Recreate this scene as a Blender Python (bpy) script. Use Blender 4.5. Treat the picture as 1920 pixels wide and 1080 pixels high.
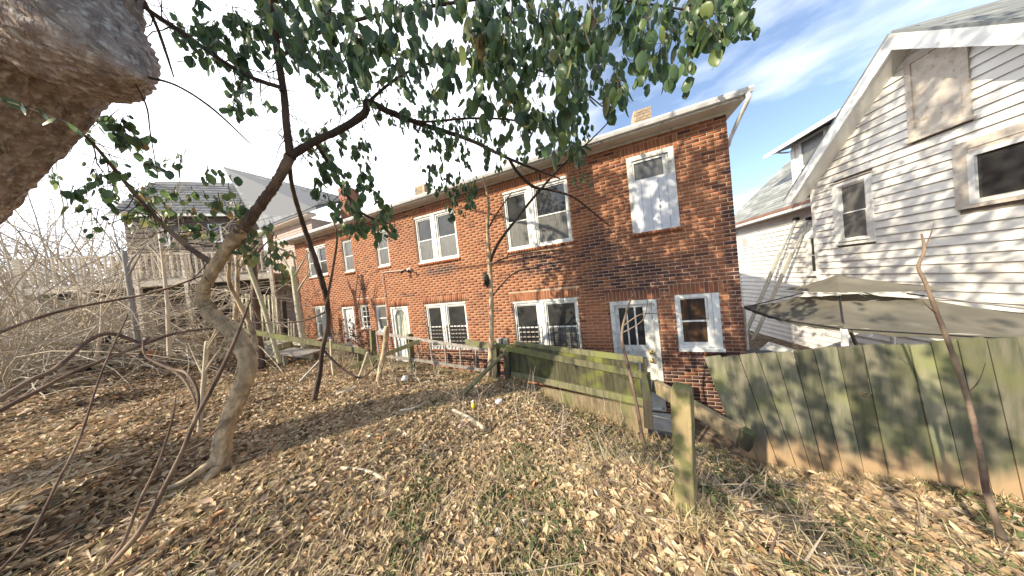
import bpy, math, random
import numpy as np
from mathutils import Vector, Matrix
S = bpy.context.scene
for o in list(bpy.data.objects): bpy.data.objects.remove(o)
random.seed(7); rng = np.random.default_rng(7)
R = math.radians

# ------------------------------------------------------------------ camera
F = 400.0                                     # focal length in pixels of the 1920 px wide frame
yaw, pit, rol = R(-21.418), R(1.166), R(6.131)
cy, sy, cp, sp, cr, sr = math.cos(yaw), math.sin(yaw), math.cos(pit), math.sin(pit), math.cos(rol), math.sin(rol)
M = np.array([[cr,-sr,0],[sr,cr,0],[0,0,1]]) @ np.array([[1,0,0],[0,cp,-sp],[0,sp,cp]]) @ np.array([[cy,0,sy],[0,1,0],[-sy,0,cy]])
B = np.array([[1,0,0],[0,0,-1],[0,1,0.]])
Rc = B @ M.T
cam = bpy.data.cameras.new('camera'); co = bpy.data.objects.new('camera', cam); S.collection.objects.link(co)
co.matrix_world = Matrix([list(Rc[i]) + [0] for i in range(3)] + [[0,0,0,1]])
cam.sensor_fit = 'HORIZONTAL'; cam.sensor_width = 36; cam.lens = 36*F/1920
cam.clip_start = 0.02; cam.clip_end = 2000
S.camera = co
# ------------------------------------------------------------------ sky and sun
SUN = Vector((-0.57, -0.80, 0.60)).normalized()   # towards the sun
SKY_STRENGTH = 0.13; SUN_STRENGTH = 4.6
w = bpy.data.worlds.new('World'); S.world = w; w.use_nodes = True
nt = w.node_tree; nt.nodes.clear()
def N(t, **k):
    n = nt.nodes.new(t)
    for a, b in k.items(): setattr(n, a, b)
    return n
sky = N('ShaderNodeTexSky', sky_type='NISHITA', sun_disc=False, sun_elevation=math.asin(SUN.z), sun_rotation=math.atan2(SUN.x, SUN.y))
sky.air_density = 1.0; sky.dust_density = 0.6; sky.ozone_density = 2.5
tc = N('ShaderNodeTexCoord'); mp = N('ShaderNodeMapping'); mp.inputs['Scale'].default_value = (1.2, 2.6, 5.0); mp.inputs['Rotation'].default_value = (0.25, 0.35, 0.5)
ns = N('ShaderNodeTexNoise'); ns.inputs['Scale'].default_value = 1.3; ns.inputs['Detail'].default_value = 7; ns.inputs['Roughness'].default_value = 0.55
rp = N('ShaderNodeValToRGB'); rp.color_ramp.elements[0].position = 0.50; rp.color_ramp.elements[0].color = (.05,.05,.05,1); rp.color_ramp.elements[1].position = 0.92; rp.color_ramp.elements[1].color = (.9,.9,.9,1)
sx = N('ShaderNodeSeparateXYZ')
mr = N('ShaderNodeMapRange'); mr.inputs['From Min'].default_value = 0.12; mr.inputs['From Max'].default_value = -0.45   # bright thin cloud bank to the west
ad = N('ShaderNodeMath', operation='ADD', use_clamp=True)
mx = N('ShaderNodeMixRGB'); mx.inputs['Color2'].default_value = (9.5, 9.8, 10.4, 1)
bg = N('ShaderNodeBackground'); bg.inputs['Strength'].default_value = SKY_STRENGTH
ou = N('ShaderNodeOutputWorld'); L = nt.links.new
L(tc.outputs['Generated'], mp.inputs['Vector']); L(mp.outputs[0], ns.inputs['Vector']); L(ns.outputs['Fac'], rp.inputs[0])
L(tc.outputs['Generated'], sx.inputs[0]); L(sx.outputs['X'], mr.inputs['Value'])
L(rp.outputs[0], ad.inputs[0]); L(mr.outputs[0], ad.inputs[1]); L(ad.outputs[0], mx.inputs[0]); L(sky.outputs[0], mx.inputs['Color1'])
L(mx.outputs[0], bg.inputs[0]); L(bg.outputs[0], ou.inputs[0])
sl = bpy.data.lights.new('sun', 'SUN'); sl.energy = SUN_STRENGTH; sl.angle = R(0.5); sl.color = (1.0, 0.88, 0.68)
so = bpy.data.objects.new('sun', sl); S.collection.objects.link(so); so.rotation_euler = (-SUN).to_track_quat('-Z', 'Y').to_euler(); so.location = (0, 0, 30)
S.view_settings.view_transform = 'Standard'; S.view_settings.look = 'None'; S.view_settings.exposure = 0.9; S.view_settings.gamma = 1; S.view_settings.use_curve_mapping = False
S.render.resolution_x = 1024; S.render.resolution_y = 576

# ------------------------------------------------------------------ measuring helpers: a pixel of the photograph to a place in the yard
def ray(x, y):
    return Vector(Rc @ np.array([(x-960)/F, -(y-540)/F, -1.0]))
def at(x, y, d): return ray(x, y) * d
def onplane(x, y, P, n):
    r = ray(x, y); return r * (P.dot(n) / r.dot(n))
def px_of(p):
    c = Rc.T @ np.array(p); return 960+F*c[0]/-c[2], 540-F*c[1]/-c[2], -c[2]

# ------------------------------------------------------------------ object helpers
col = S.collection
def tag(o, label=None, cat=None, group=None, kind=None):
    if label: o['label'] = label
    if cat: o['category'] = cat
    if group: o['group'] = group
    if kind: o['kind'] = kind
    return o
def empty(name, loc, label, cat, group=None):
    o = bpy.data.objects.new(name, None); o.empty_display_size = 0.2; o.location = loc; col.objects.link(o)
    return tag(o, label, cat, group)
def wl(o):
    v = Vector((0, 0, 0))
    while o: v += o.location; o = o.parent
    return v
def link(name, me, mat, parent=None, loc=None):
    o = bpy.data.objects.new(name, me); col.objects.link(o)
    if mat and not me.materials: me.materials.append(mat)
    if parent: o.parent = parent
    if loc is not None: o.location = Vector(loc) - (wl(parent) if parent else Vector())
    return o
class MB:
    def __init__(s): s.v = []; s.f = []
    def add(s, vs, fs):
        n = len(s.v); s.v += [tuple(v) for v in vs]; s.f += [tuple(i+n for i in f) for f in fs]; return s
    def box(s, Fm, u0, u1, w0, w1, n0, n1):
        O, U, Nn = Fm; Z = Vector((0, 0, 1))
        c = [O + U*u + Z*w + Nn*n for n in (n0, n1) for w in (w0, w1) for u in (u0, u1)]
        return s.add(c, [(0,2,3,1),(4,5,7,6),(0,1,5,4),(2,6,7,3),(0,4,6,2),(1,3,7,5)])
    def hexa(s, c):  # 8 corners, same order as box
        return s.add(c, [(0,2,3,1),(4,5,7,6),(0,1,5,4),(2,6,7,3),(0,4,6,2),(1,3,7,5)])
    def beam(s, a, b, wd, ht, up=Vector((0,0,1))):
        a = Vector(a); b = Vector(b); d = (b-a).normalized()
        side = d.cross(up)
        side = side.normalized() if side.length > 1e-3 else Vector((1,0,0))
        u2 = side.cross(d).normalized()
        c = [p + side*x*wd/2 + u2*z*ht/2 for x in (-1,1) for z in (-1,1) for p in (a, b)]
        return s.hexa(c)
    def tube(s, pts, rad, sides=6, jit=0.0, cap=True):
        pts = [Vector(p) for p in pts]; n = len(pts)
        if not hasattr(rad, '__len__'): rad = [rad]*n
        ref = Vector((0.31, 0.17, 0.93)); prev = None; base = len(s.v)
        for i, p in enumerate(pts):
            d = (pts[min(i+1, n-1)] - pts[max(i-1, 0)])
            d = d.normalized() if d.length > 1e-9 else Vector((0, 0, 1))
            if prev is None:
                a = d.cross(ref); a = a if a.length > 1e-3 else d.cross(Vector((1, 0, 0)))
            else: a = prev - d*prev.dot(d)
            a.normalize(); prev = a; b = d.cross(a)
            for k in range(sides):
                t = 2*math.pi*k/sides; r = rad[i]*(1+random.uniform(-jit, jit))
                s.v.append(tuple(p + (a*math.cos(t) + b*math.sin(t))*r))
        for i in range(n-1):
            for k in range(sides):
                k2 = (k+1) % sides; q = base+i*sides
                s.f.append((q+k, q+k2, q+sides+k2, q+sides+k))
        if cap:
            s.f.append(tuple(base+k for k in range(sides))[::-1]); s.f.append(tuple(base+(n-1)*sides+k for k in range(sides)))
        return s
    def build(s, name, mat, parent=None, smooth=False, bevel=0, kind=None, label=None):
        off = wl(parent) if parent else Vector()
        me = bpy.data.meshes.new(name); me.from_pydata([(v[0]-off.x, v[1]-off.y, v[2]-off.z) for v in s.v], [], s.f); me.update()
        if smooth: me.polygons.foreach_set('use_smooth', [True]*len(me.polygons))
        o = link(name, me, mat, parent)
        if bevel:
            m = o.modifiers.new('bevel', 'BEVEL'); m.width = bevel; m.segments = 1; m.limit_method = 'ANGLE'
        if kind: o['kind'] = kind
        if label: o['label'] = label
        return o
def spline(pts, n=6, rad=None):
    """Catmull-Rom through the points; radii are interpolated too"""
    P = [Vector(p) for p in pts]; out = []; ro = []
    for i in range(len(P)-1):
        p0 = P[max(i-1, 0)]; p1 = P[i]; p2 = P[i+1]; p3 = P[min(i+2, len(P)-1)]
        for k in range(n):
            t = k/n
            out.append(0.5*((2*p1)+(p2-p0)*t+(2*p0-5*p1+4*p2-p3)*t*t+(3*p1-p0-3*p2+p3)*t**3))
            if rad: ro.append(rad[i]*(1-t)+rad[i+1]*t)
    out.append(P[-1])
    if rad: ro.append(rad[-1]); return out, ro
    return out
def npmesh(name, V, faces, mat, parent=None, smooth=False, attr=None, kind=None):
    """faces: (n,k) int array with equal k; attr = dict of per-face float arrays"""
    me = bpy.data.meshes.new(name); n, k = faces.shape
    off = np.array(wl(parent)) if parent else np.zeros(3)
    me.vertices.add(len(V)); me.vertices.foreach_set('co', (V-off).astype(np.float32).ravel())
    me.loops.add(n*k); me.loops.foreach_set('vertex_index', faces.astype(np.int32).ravel())
    me.polygons.add(n); me.polygons.foreach_set('loop_start', np.arange(0, n*k, k, dtype=np.int32))
    me.polygons.foreach_set('loop_total', np.full(n, k, dtype=np.int32))
    if smooth: me.polygons.foreach_set('use_smooth', np.ones(n, dtype=bool))
    me.update(calc_edges=True); me.validate()
    if attr:
        for a, val in attr.items():
            at_ = me.attributes.new(a, 'FLOAT', 'FACE'); at_.data.foreach_set('value', val.astype(np.float32))
    o = link(name, me, mat, parent)
    if kind: o['kind'] = kind
    return o

# ------------------------------------------------------------------ materials
def mat(name, c1, c2=None, rough=0.8, scale=6, stretch=(1,1,1), rand=None, ramp=None, bump=0.0, bscale=60, c3=None, c3scale=1.5, c3lo=0.5, c3hi=0.62, spec=0.3, valrand=0.0, attr=None, trans=0.0, metal=0.0, bstretch=None):
    m = bpy.data.materials.new(name); m.use_nodes = True; t = m.node_tree; nn = t.nodes; ll = t.links.new
    b = nn['Principled BSDF']; b.inputs['Roughness'].default_value = rough; b.inputs['Specular IOR Level'].default_value = spec; b.inputs['Metallic'].default_value = metal
    def n_(ty, **k):
        q = nn.new(ty)
        for a, v in k.items(): setattr(q, a, v)
        return q
    geo = n_('ShaderNodeNewGeometry'); mpn = n_('ShaderNodeMapping'); mpn.inputs['Scale'].default_value = stretch; ll(geo.outputs['Position'], mpn.inputs['Vector'])
    out = None
    rgb = n_('ShaderNodeRGB'); rgb.outputs[0].default_value = (*c1, 1); out = rgb.outputs[0]
    if ramp:      # colours picked per piece
        cr_ = n_('ShaderNodeValToRGB'); e = cr_.color_ramp.elements
        cr_.color_ramp.interpolation = 'LINEAR'
        while len(e) > 1: e.remove(e[-1])
        for i, (p, c) in enumerate(ramp):
            if i == 0: e[0].position = p; e[0].color = (*c, 1)
            else: q = e.new(p); q.color = (*c, 1)
        if attr: src = n_('ShaderNodeAttribute', attribute_name=attr).outputs['Fac']
        else: src = n_('ShaderNodeObjectInfo').outputs['Random']
        ll(src, cr_.inputs[0]); out = cr_.outputs[0]
    if c2:
        no = n_('ShaderNodeTexNoise'); no.inputs['Scale'].default_value = scale; no.inputs['Detail'].default_value = 6; ll(mpn.outputs[0], no.inputs['Vector'])
        rr = n_('ShaderNodeValToRGB'); rr.color_ramp.elements[0].position = 0.36; rr.color_ramp.elements[1].position = 0.64; ll(no.outputs['Fac'], rr.inputs[0])
        mxn = n_('ShaderNodeMixRGB'); ll(rr.outputs[0], mxn.inputs[0]); ll(out, mxn.inputs[1]); mxn.inputs[2].default_value = (*c2, 1); out = mxn.outputs[0]
        if ramp: mxn.inputs[0].default_value = 0.4; mm = n_('ShaderNodeMath', operation='MULTIPLY'); mm.inputs[1].default_value = 0.22; ll(rr.outputs[0], mm.inputs[0]); ll(mm.outputs[0], mxn.inputs[0])
    if c3:
        no = n_('ShaderNodeTexNoise'); no.inputs['Scale'].default_value = c3scale; no.inputs['Detail'].default_value = 5; ll(geo.outputs['Position'], no.inputs['Vector'])
        rr = n_('ShaderNodeValToRGB'); rr.color_ramp.elements[0].position = c3lo; rr.color_ramp.elements[1].position = c3hi; ll(no.outputs['Fac'], rr.inputs[0])
        mxn = n_('ShaderNodeMixRGB'); ll(rr.outputs[0], mxn.inputs[0]); ll(out, mxn.inputs[1]); mxn.inputs[2].default_value = (*c3, 1); out = mxn.outputs[0]
    if valrand:
        oi = n_('ShaderNodeObjectInfo'); mrn = n_('ShaderNodeMapRange'); mrn.inputs['To Min'].default_value = 1-valrand; mrn.inputs['To Max'].default_value = 1+valrand
        ll(oi.outputs['Random'], mrn.inputs['Value']); hs = n_('ShaderNodeHueSaturation'); ll(mrn.outputs[0], hs.inputs['Value']); ll(out, hs.inputs['Color']); out = hs.outputs[0]
    ll(out, b.inputs['Base Color'])
    if bump:
        nb = n_('ShaderNodeTexNoise'); nb.inputs['Scale'].default_value = bscale; nb.inputs['Detail'].default_value = 5
        mb = n_('ShaderNodeMapping'); mb.inputs['Scale'].default_value = bstretch or stretch; ll(geo.outputs['Position'], mb.inputs['Vector']); ll(mb.outputs[0], nb.inputs['Vector'])
        bn = n_('ShaderNodeBump'); bn.inputs['Strength'].default_value = min(1, bump*30); bn.inputs['Distance'].default_value = bump; ll(nb.outputs['Fac'], bn.inputs['Height']); ll(bn.outputs[0], b.inputs['Normal'])
    if trans:
        tr = n_('ShaderNodeBsdfTranslucent'); ll(out, tr.inputs['Color']); ms = n_('ShaderNodeMixShader'); ms.inputs[0].default_value = trans
        ll(b.outputs[0], ms.inputs[1]); ll(tr.outputs[0], ms.inputs[2]); ll(ms.outputs[0], nn['Material Output'].inputs['Surface'])
    m['c_out'] = 0
    return m
BR = [(0.0, (.09,.038,.028)), (.03, (.16,.055,.034)), (.10, (.27,.095,.045)), (.45, (.31,.117,.054)), (.75, (.37,.155,.072)), (1.0, (.28,.10,.047))]
def brick_mat(name, attr):
    m = mat(name, (.3,.1,.06), c2=(.18,.07,.05), scale=30, rough=.9, ramp=BR, bump=.0015, bscale=70, attr=attr, c3=(.19,.08,.05), c3scale=1.1, c3lo=.52, c3hi=.85)
    t = m.node_tree; nn = t.nodes; ll = t.links.new; b = nn['Principled BSDF']; src = b.inputs['Base Color'].links[0].from_socket
    # soot marks that lie on the bricks over the right-hand door and at the foot of the wall
    geo = nn.new('ShaderNodeNewGeometry'); fac = None
    for (cx, cz, rx, rz) in ((.75, -.12, 1.5, .52), (1.8, -2.2, 1.5, 1.3), (-1.2, .52, .9, .22), (-4.0, .6, .8, .2), (-3, -1.9, 3, .35), (2.28, .3, .16, 2.2), (-1.1, .3, .9, .25), (.15, .55, .5, .6)):
        mp_ = nn.new('ShaderNodeMapping'); mp_.inputs['Location'].default_value = (-cx/rx, 0, -cz/rz); mp_.inputs['Scale'].default_value = (1/rx, 0, 1/rz)
        ll(geo.outputs['Position'], mp_.inputs['Vector']); ln = nn.new('ShaderNodeVectorMath'); ln.operation = 'LENGTH'; ll(mp_.outputs[0], ln.inputs[0])
        r_ = nn.new('ShaderNodeMapRange'); r_.inputs['From Min'].default_value = 1.05; r_.inputs['From Max'].default_value = .45; ll(ln.outputs['Value'], r_.inputs['Value'])
        if fac is None: fac = r_.outputs[0]
        else:
            a = nn.new('ShaderNodeMath'); a.operation = 'MAXIMUM'; ll(fac, a.inputs[0]); ll(r_.outputs[0], a.inputs[1]); fac = a.outputs[0]
    at_ = nn.new('ShaderNodeAttribute' if attr else 'ShaderNodeObjectInfo')
    if attr: at_.attribute_name = 'rnd2'; rs = at_.outputs['Fac']
    else: rs = at_.outputs['Random']
    no = nn.new('ShaderNodeTexNoise'); no.inputs['Scale'].default_value = 2.5; no.inputs['Detail'].default_value = 4; ll(geo.outputs['Position'], no.inputs['Vector'])
    s1 = nn.new('ShaderNodeMath'); s1.operation = 'ADD'; ll(rs, s1.inputs[0]); ll(no.outputs['Fac'], s1.inputs[1])
    r2 = nn.new('ShaderNodeMapRange'); r2.inputs['From Min'].default_value = .35; r2.inputs['From Max'].default_value = 1.05; ll(s1.outputs[0], r2.inputs['Value'])
    mu = nn.new('ShaderNodeMath'); mu.operation = 'MULTIPLY'; ll(fac, mu.inputs[0]); ll(r2.outputs[0], mu.inputs[1])
    mxn = nn.new('ShaderNodeMixRGB'); ll(mu.outputs[0], mxn.inputs[0]); ll(src, mxn.inputs[1]); mxn.inputs[2].default_value = (.065,.034,.034,1); ll(mxn.outputs[0], b.inputs['Base Color'])
    return m
m_brick_o = brick_mat('brick', None)
m_brick_s = brick_mat('brickwork', 'rnd')
m_mortar = mat('mortar', (.47,.34,.235), c2=(.37,.265,.185), scale=5, rough=.95, bump=.001, bscale=70)
m_white = mat('white_paint', (.72,.72,.70), c2=(.60,.60,.57), scale=9, rough=.55, c3=(.42,.39,.34), c3scale=7, c3lo=.62, c3hi=.75, bump=.001)
m_oldwhite = mat('old_white_paint', (.66,.66,.62), c2=(.54,.53,.49), scale=12, rough=.7, c3=(.36,.32,.26), c3scale=14, c3lo=.58, c3hi=.68, bump=.002)
m_soffit = mat('soffit_paint', (.60,.55,.48), c2=(.50,.45,.39), scale=4, rough=.7)
m_gutter = mat('gutter_metal', (.70,.70,.70), c2=(.52,.52,.52), scale=8, rough=.45)
m_siding = mat('white_siding', (.74,.73,.69), c2=(.66,.65,.61), scale=3, rough=.6, c3=(.53,.50,.44), c3scale=1.3, c3lo=.52, c3hi=.8, bump=.0015, bscale=40, valrand=.03)
m_under = mat('siding_underlay', (.22,.19,.16), rough=.9)
m_tansiding = mat('tan_siding', (.40,.31,.27), c2=(.34,.26,.22), scale=4, rough=.7, valrand=.06)
m_darksiding = mat('brown_siding', (.17,.135,.115), c2=(.12,.095,.08), scale=3, rough=.8, valrand=.1)
m_shingle = mat('grey_shingle', (.25,.26,.27), c2=(.17,.18,.18), scale=7, rough=.9, bump=.003, bscale=80, attr='rnd', ramp=[(0,(.17,.18,.18)),(.5,(.25,.27,.27)),(1,(.34,.35,.35))])
m_slate = mat('pale_shingle', (.19,.195,.205), c2=(.15,.155,.165), scale=7, rough=.95, spec=.1, attr='rnd', ramp=[(0,(.15,.155,.165)),(.5,(.20,.205,.215)),(1,(.25,.255,.265))])
m_drip = mat('rusty_drip_edge', (.30,.17,.13), c2=(.22,.12,.09), scale=9, rough=.7)
m_glass = mat('dark_glass', (.022,.024,.026), rough=.04, spec=.7, c2=(.05,.05,.048), scale=3)
m_glassgrey = mat('curtained_glass', (.135,.135,.125), c2=(.09,.09,.085), scale=5, rough=.3, spec=.6, stretch=(6,1,1))
m_glassorange = mat('glass_with_brown_curtain', (.035,.030,.03), c2=(.10,.055,.03), scale=2.2, rough=.1, spec=.5, stretch=(5,1,1.2))
m_board = mat('pale_painted_board', (.62,.64,.68), c2=(.54,.56,.60), scale=7, rough=.6, valrand=.05)
m_ply = mat('weathered_plywood', (.54,.50,.44), c2=(.44,.39,.33), scale=9, rough=.9, c3=(.34,.27,.20), c3scale=14, c3lo=.56, c3hi=.72, bump=.002)
m_iron = mat('black_iron', (.015,.015,.017), rough=.45, spec=.5)
m_brass = mat('brass', (.65,.42,.12), rough=.3, metal=1.0)
m_alu = mat('aluminium', (.55,.54,.50), c2=(.42,.41,.38), scale=20, rough=.45, metal=.3)
m_yellowal = mat('pale_fibreglass', (.62,.60,.50), c2=(.50,.48,.40), scale=20, rough=.5)
m_rubber = mat('rubber', (.02,.02,.03), rough=.7)
def wood(name, c1, c2, c3=None, **k):
    return mat(name, c1, c2=c2, scale=5, stretch=(5,5,.7), rough=.9, c3=c3, bump=.004, bscale=40, valrand=k.pop('valrand', .18), bstretch=(3,3,.25), **k)
m_fence = wood('mossy_fence_board', (.17,.155,.11), (.085,.09,.055), c3=(.14,.145,.065), c3scale=2.6, c3lo=.48, c3hi=.68, valrand=.38)
def footrot(m, col_):      # paler rotted wood at the foot of the boards
    t = m.node_tree; nn = t.nodes; ll = t.links.new; b = nn['Principled BSDF']; src = b.inputs['Base Color'].links[0].from_socket
    geo = nn.new('ShaderNodeNewGeometry'); dt = nn.new('ShaderNodeVectorMath'); dt.operation = 'DOT_PRODUCT'; dt.inputs[1].default_value = (-.155, .0, 1); ll(geo.outputs['Position'], dt.inputs[0])
    mpn = nn.new('ShaderNodeMapping'); mpn.inputs['Scale'].default_value = (9,9,1.5); ll(geo.outputs['Position'], mpn.inputs['Vector']); no = nn.new('ShaderNodeTexNoise'); no.inputs['Scale'].default_value = 1.6; ll(mpn.outputs[0], no.inputs['Vector'])
    a = nn.new('ShaderNodeMath'); a.operation = 'MULTIPLY_ADD'; a.inputs[1].default_value = .55; ll(no.outputs['Fac'], a.inputs[0]); ll(dt.outputs['Value'], a.inputs[2])
    r_ = nn.new('ShaderNodeMapRange'); r_.inputs['From Min'].default_value = -1.78; r_.inputs['From Max'].default_value = -1.98; ll(a.outputs[0], r_.inputs['Value'])
    mx_ = nn.new('ShaderNodeMixRGB'); ll(r_.outputs[0], mx_.inputs[0]); ll(src, mx_.inputs[1]); mx_.inputs[2].default_value = (*col_, 1); ll(mx_.outputs[0], b.inputs['Base Color'])
footrot(m_fence, (.34,.235,.135))
m_green = wood('green_algae_board', (.085,.078,.045), (.042,.042,.022), c3=(.14,.15,.035), c3scale=2.6, c3lo=.48, c3hi=.66)
m_rail = wood('mossy_timber', (.17,.155,.09), (.09,.088,.05), c3=(.155,.165,.06), c3scale=3)
m_post = wood('lichen_post', (.33,.255,.13), (.20,.16,.085), c3=(.15,.145,.06), c3scale=9, c3lo=.47, c3hi=.56, valrand=.01)
m_timber = wood('retaining_timber', (.30,.23,.14), (.16,.13,.08), c3=(.20,.19,.09), c3scale=3)
m_darkpost = wood('dark_wet_post', (.085,.072,.05), (.045,.04,.03), c3=(.10,.11,.05))
m_grey = wood('grey_weathered_wood', (.36,.33,.29), (.24,.22,.19))
m_palewood = wood('pale_wood', (.55,.50,.38), (.38,.34,.24), c3=(.45,.45,.28), valrand=.12)
m_deck = wood('deck_wood', (.66,.58,.47), (.50,.44,.36), valrand=.15)
m_deckshade = mat('under_deck_shade', (.045,.03,.028), c2=(.03,.02,.02), rough=.9)  # near black: the shade under the deck is put into this colour
m_fabric = mat('taupe_canopy_cloth', (.145,.13,.10), c2=(.10,.095,.075), scale=2.2, rough=.9, c3=(.175,.16,.125), c3scale=3, c3lo=.5, c3hi=.75, bump=.004, bscale=14)
m_concrete = mat('concrete', (.42,.41,.39), c2=(.32,.31,.29), scale=8, rough=.9, bump=.002)
m_cardboard = mat('cardboard', (.42,.30,.19), c2=(.36,.25,.16), rough=.8)
m_orange = mat('orange_plastic', (.75,.20,.06), c2=(.6,.15,.05), rough=.5)
m_plastic = mat('white_plastic', (.78,.78,.76), c2=(.66,.66,.64), rough=.4)
m_bluegrey = mat('bluish_panel', (.42,.50,.52), c2=(.33,.40,.42), rough=.7, scale=3)
m_black = mat('black_plastic', (.02,.02,.024), c2=(.035,.035,.04), rough=.5)
m_yellow = mat('yellow_plastic', (.72,.60,.05), rough=.35)
m_bagm = mat('white_film', (.72,.74,.76), c2=(.55,.58,.62), rough=.3, scale=20)
def bark(name, c1, c2, c3=None, **k): return mat(name, c1, c2=c2, scale=9, stretch=(2,2,.5), rough=.95, c3=c3, bump=.012, bscale=22, bstretch=(2.2,2.2,.5), **k)
m_bark_tan = bark('tan_bark', (.60,.46,.29), (.34,.26,.17), c3=(.22,.17,.12), c3scale=7, c3lo=.5, c3hi=.68)
m_bark_dark = bark('dark_bark', (.085,.060,.05), (.045,.034,.03), c3=(.13,.095,.075))
m_bark_limb = bark('brown_bark', (.17,.115,.085), (.09,.062,.05), c3=(.25,.18,.13), c3scale=4)
m_bark_mid = bark('weathered_bark', (.30,.225,.16), (.17,.125,.09), c3=(.11,.075,.06), c3scale=5)
m_bark_big = mat('furrowed_bark', (.43,.34,.295), c2=(.26,.20,.175), scale=6, stretch=(3,3,1), rough=.95, c3=(.60,.53,.47), c3scale=26, c3lo=.5, c3hi=.66, bump=.035, bscale=16, bstretch=(2.6,2.6,.7))
m_cane = bark('pale_canes', (.62,.53,.40), (.45,.38,.28))
m_cane2 = bark('grey_twigs', (.50,.43,.33), (.34,.29,.22))
m_leaf = mat('glossy_leaf', (.05,.10,.03), c2=(.04,.075,.03), scale=30, rough=.36, spec=.5, ramp=[(0,(.04,.082,.042)),(.3,(.072,.128,.06)),(.65,(.115,.185,.075)),(.85,(.18,.26,.085)),(.95,(.34,.36,.14)),(1,(.30,.20,.09))], trans=.45)
m_leaf_s = mat('glossy_leaf_mass', (.05,.10,.03), c2=(.04,.075,.03), scale=30, rough=.38, spec=.5, attr='rnd', ramp=[(0,(.04,.082,.042)),(.3,(.072,.128,.06)),(.65,(.115,.185,.075)),(.85,(.18,.26,.085)),(.95,(.34,.36,.14)),(1,(.30,.20,.09))], trans=.45)
LIT = [(0,(.08,.052,.04)),(.12,(.19,.125,.085)),(.35,(.38,.27,.16)),(.6,(.55,.415,.255)),(.82,(.66,.52,.36)),(.91,(.52,.27,.12)),(1,(.76,.70,.62))]
m_litter = mat('dry_leaf', (.3,.2,.1), ramp=LIT, attr='rnd', rough=.75, trans=.12, spec=.25)
m_straw = mat('straw', (.4,.32,.18), ramp=[(0,(.20,.155,.085)),(.5,(.42,.335,.19)),(.8,(.56,.46,.28)),(1,(.34,.34,.12))], attr='rnd', rough=.8, trans=.15)
m_grass = mat('green_grass', (.08,.13,.03), ramp=[(0,(.06,.085,.035)),(.6,(.12,.155,.06)),(1,(.26,.26,.11))], attr='rnd', rough=.6, trans=.3)
m_twig = mat('ground_twigs', (.3,.22,.15), ramp=[(0,(.10,.07,.05)),(.5,(.26,.19,.13)),(1,(.48,.40,.30))], attr='rnd', rough=.9)
m_soil = mat('soil', (.13,.095,.065), c2=(.075,.055,.04), scale=2.2, rough=1, c3=(.22,.17,.115), c3scale=9, bump=.03, bscale=14)

# ------------------------------------------------------------------ the ground
CP = [(0,0,-1.52),(0,-3,-1.42),(-3,-1.5,-1.42),(3,-1.5,-1.75),(.37,1.46,-1.46),(1.33,2.99,-2.22),(2.67,2.67,-1.98),(2.2,1.5,-1.80),(4.5,2.3,-2.0),(5,-1,-1.8),(.8,2.5,-1.98),
      (.49,3.36,-2.36),(-.49,3.63,-2.14),(-1.81,3.76,-1.88),(-1.2,2.6,-1.76),(-2.5,2.0,-1.62),(-3.71,.83,-1.60),(-4.57,2.04,-1.60),(-2.49,3.92,-1.92),(-5.61,3.78,-1.80),(-3.14,.24,-1.50),
      (-8,1.5,-1.50),(-8,3.8,-1.55),(-11,2,-1.35),(-11,4.4,-1.45),(-15,1,-1.15),(-15,4,-1.2),(-25,0,-.9),(-20,-5,-1.0),(-8,-3,-1.3),(-50,5,-.6),(20,-10,-1.8),(0,-20,-1.2),(30,0,-2.2)]
CP = [c for c in CP if not (-16 < c[0] < -10)]
for px_, py_, d_ in ((100,690,5.5),(60,660,9),(300,672,6.5),(10,770,3.3),(100,850,2.2),(430,668,6.5),(200,780,3.0),(520,700,5.6),(0,950,1.5)):
    q_ = at(px_, py_, d_); CP.append((q_.x, q_.y, q_.z))
CPa = np.array(CP)
WALL = np.array([(-60,4.5),(-12.5,4.55),(-9,4.35),(-5.61,3.86),(-2.49,4.0),(-1.81,3.82),(.49,3.42),(1.33,3.04),(2.67,2.74),(6,2.1),(60,-3.)])
GX = [-200,-12,-10.5,-8,-5.7,-3,0,2,200]; GZ = [-1.4,-1.5,-1.6,-1.75,-2.12,-2.5,-2.9,-3.0,-3.0]
def hgt(x, y):
    x = np.asarray(x, float); y = np.asarray(y, float)
    num = 0; den = 0
    for c in CPa:
        wgt = 1/((x-c[0])**2+(y-c[1])**2+.05)**1.6; num = num+wgt*c[2]; den = den+wgt
    z = num/den
    wy = np.interp(x, WALL[:,0], WALL[:,1]); g = np.interp(x, GX, GZ)
    t = np.clip((y-wy)/.14, 0, 1); t = t*t*(3-2*t)
    bump = .022*np.sin(x*3.1+y*1.7)*np.sin(y*3.7-x*.9)+.012*np.sin(x*9.3+1)*np.sin(y*8.1)
    return z*(1-t)+np.minimum(g, z+.05)*t + bump*(1-t*.7)
def h(x, y): return float(hgt(x, y))
xs = np.unique(np.concatenate([np.linspace(-300,-30,14), np.linspace(-30,-8,56), np.linspace(-8,5,190), np.linspace(5,20,24), np.linspace(20,300,14)]))
ys = np.unique(np.concatenate([np.linspace(-300,-10,10), np.linspace(-10,-1,24), np.linspace(-1,5,110), np.linspace(5,14,20), np.linspace(14,400,16)]))
XX, YY = np.meshgrid(xs, ys, indexing='ij'); V = np.stack([XX, YY, hgt(XX, YY)], -1).reshape(-1, 3)
ii, jj = np.meshgrid(np.arange(len(xs)-1), np.arange(len(ys)-1), indexing='ij'); a = (ii*len(ys)+jj).ravel()
g = npmesh('ground', V, np.stack([a, a+len(ys), a+len(ys)+1, a+1], -1), m_soil, smooth=True); g['kind'] = 'structure'

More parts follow.
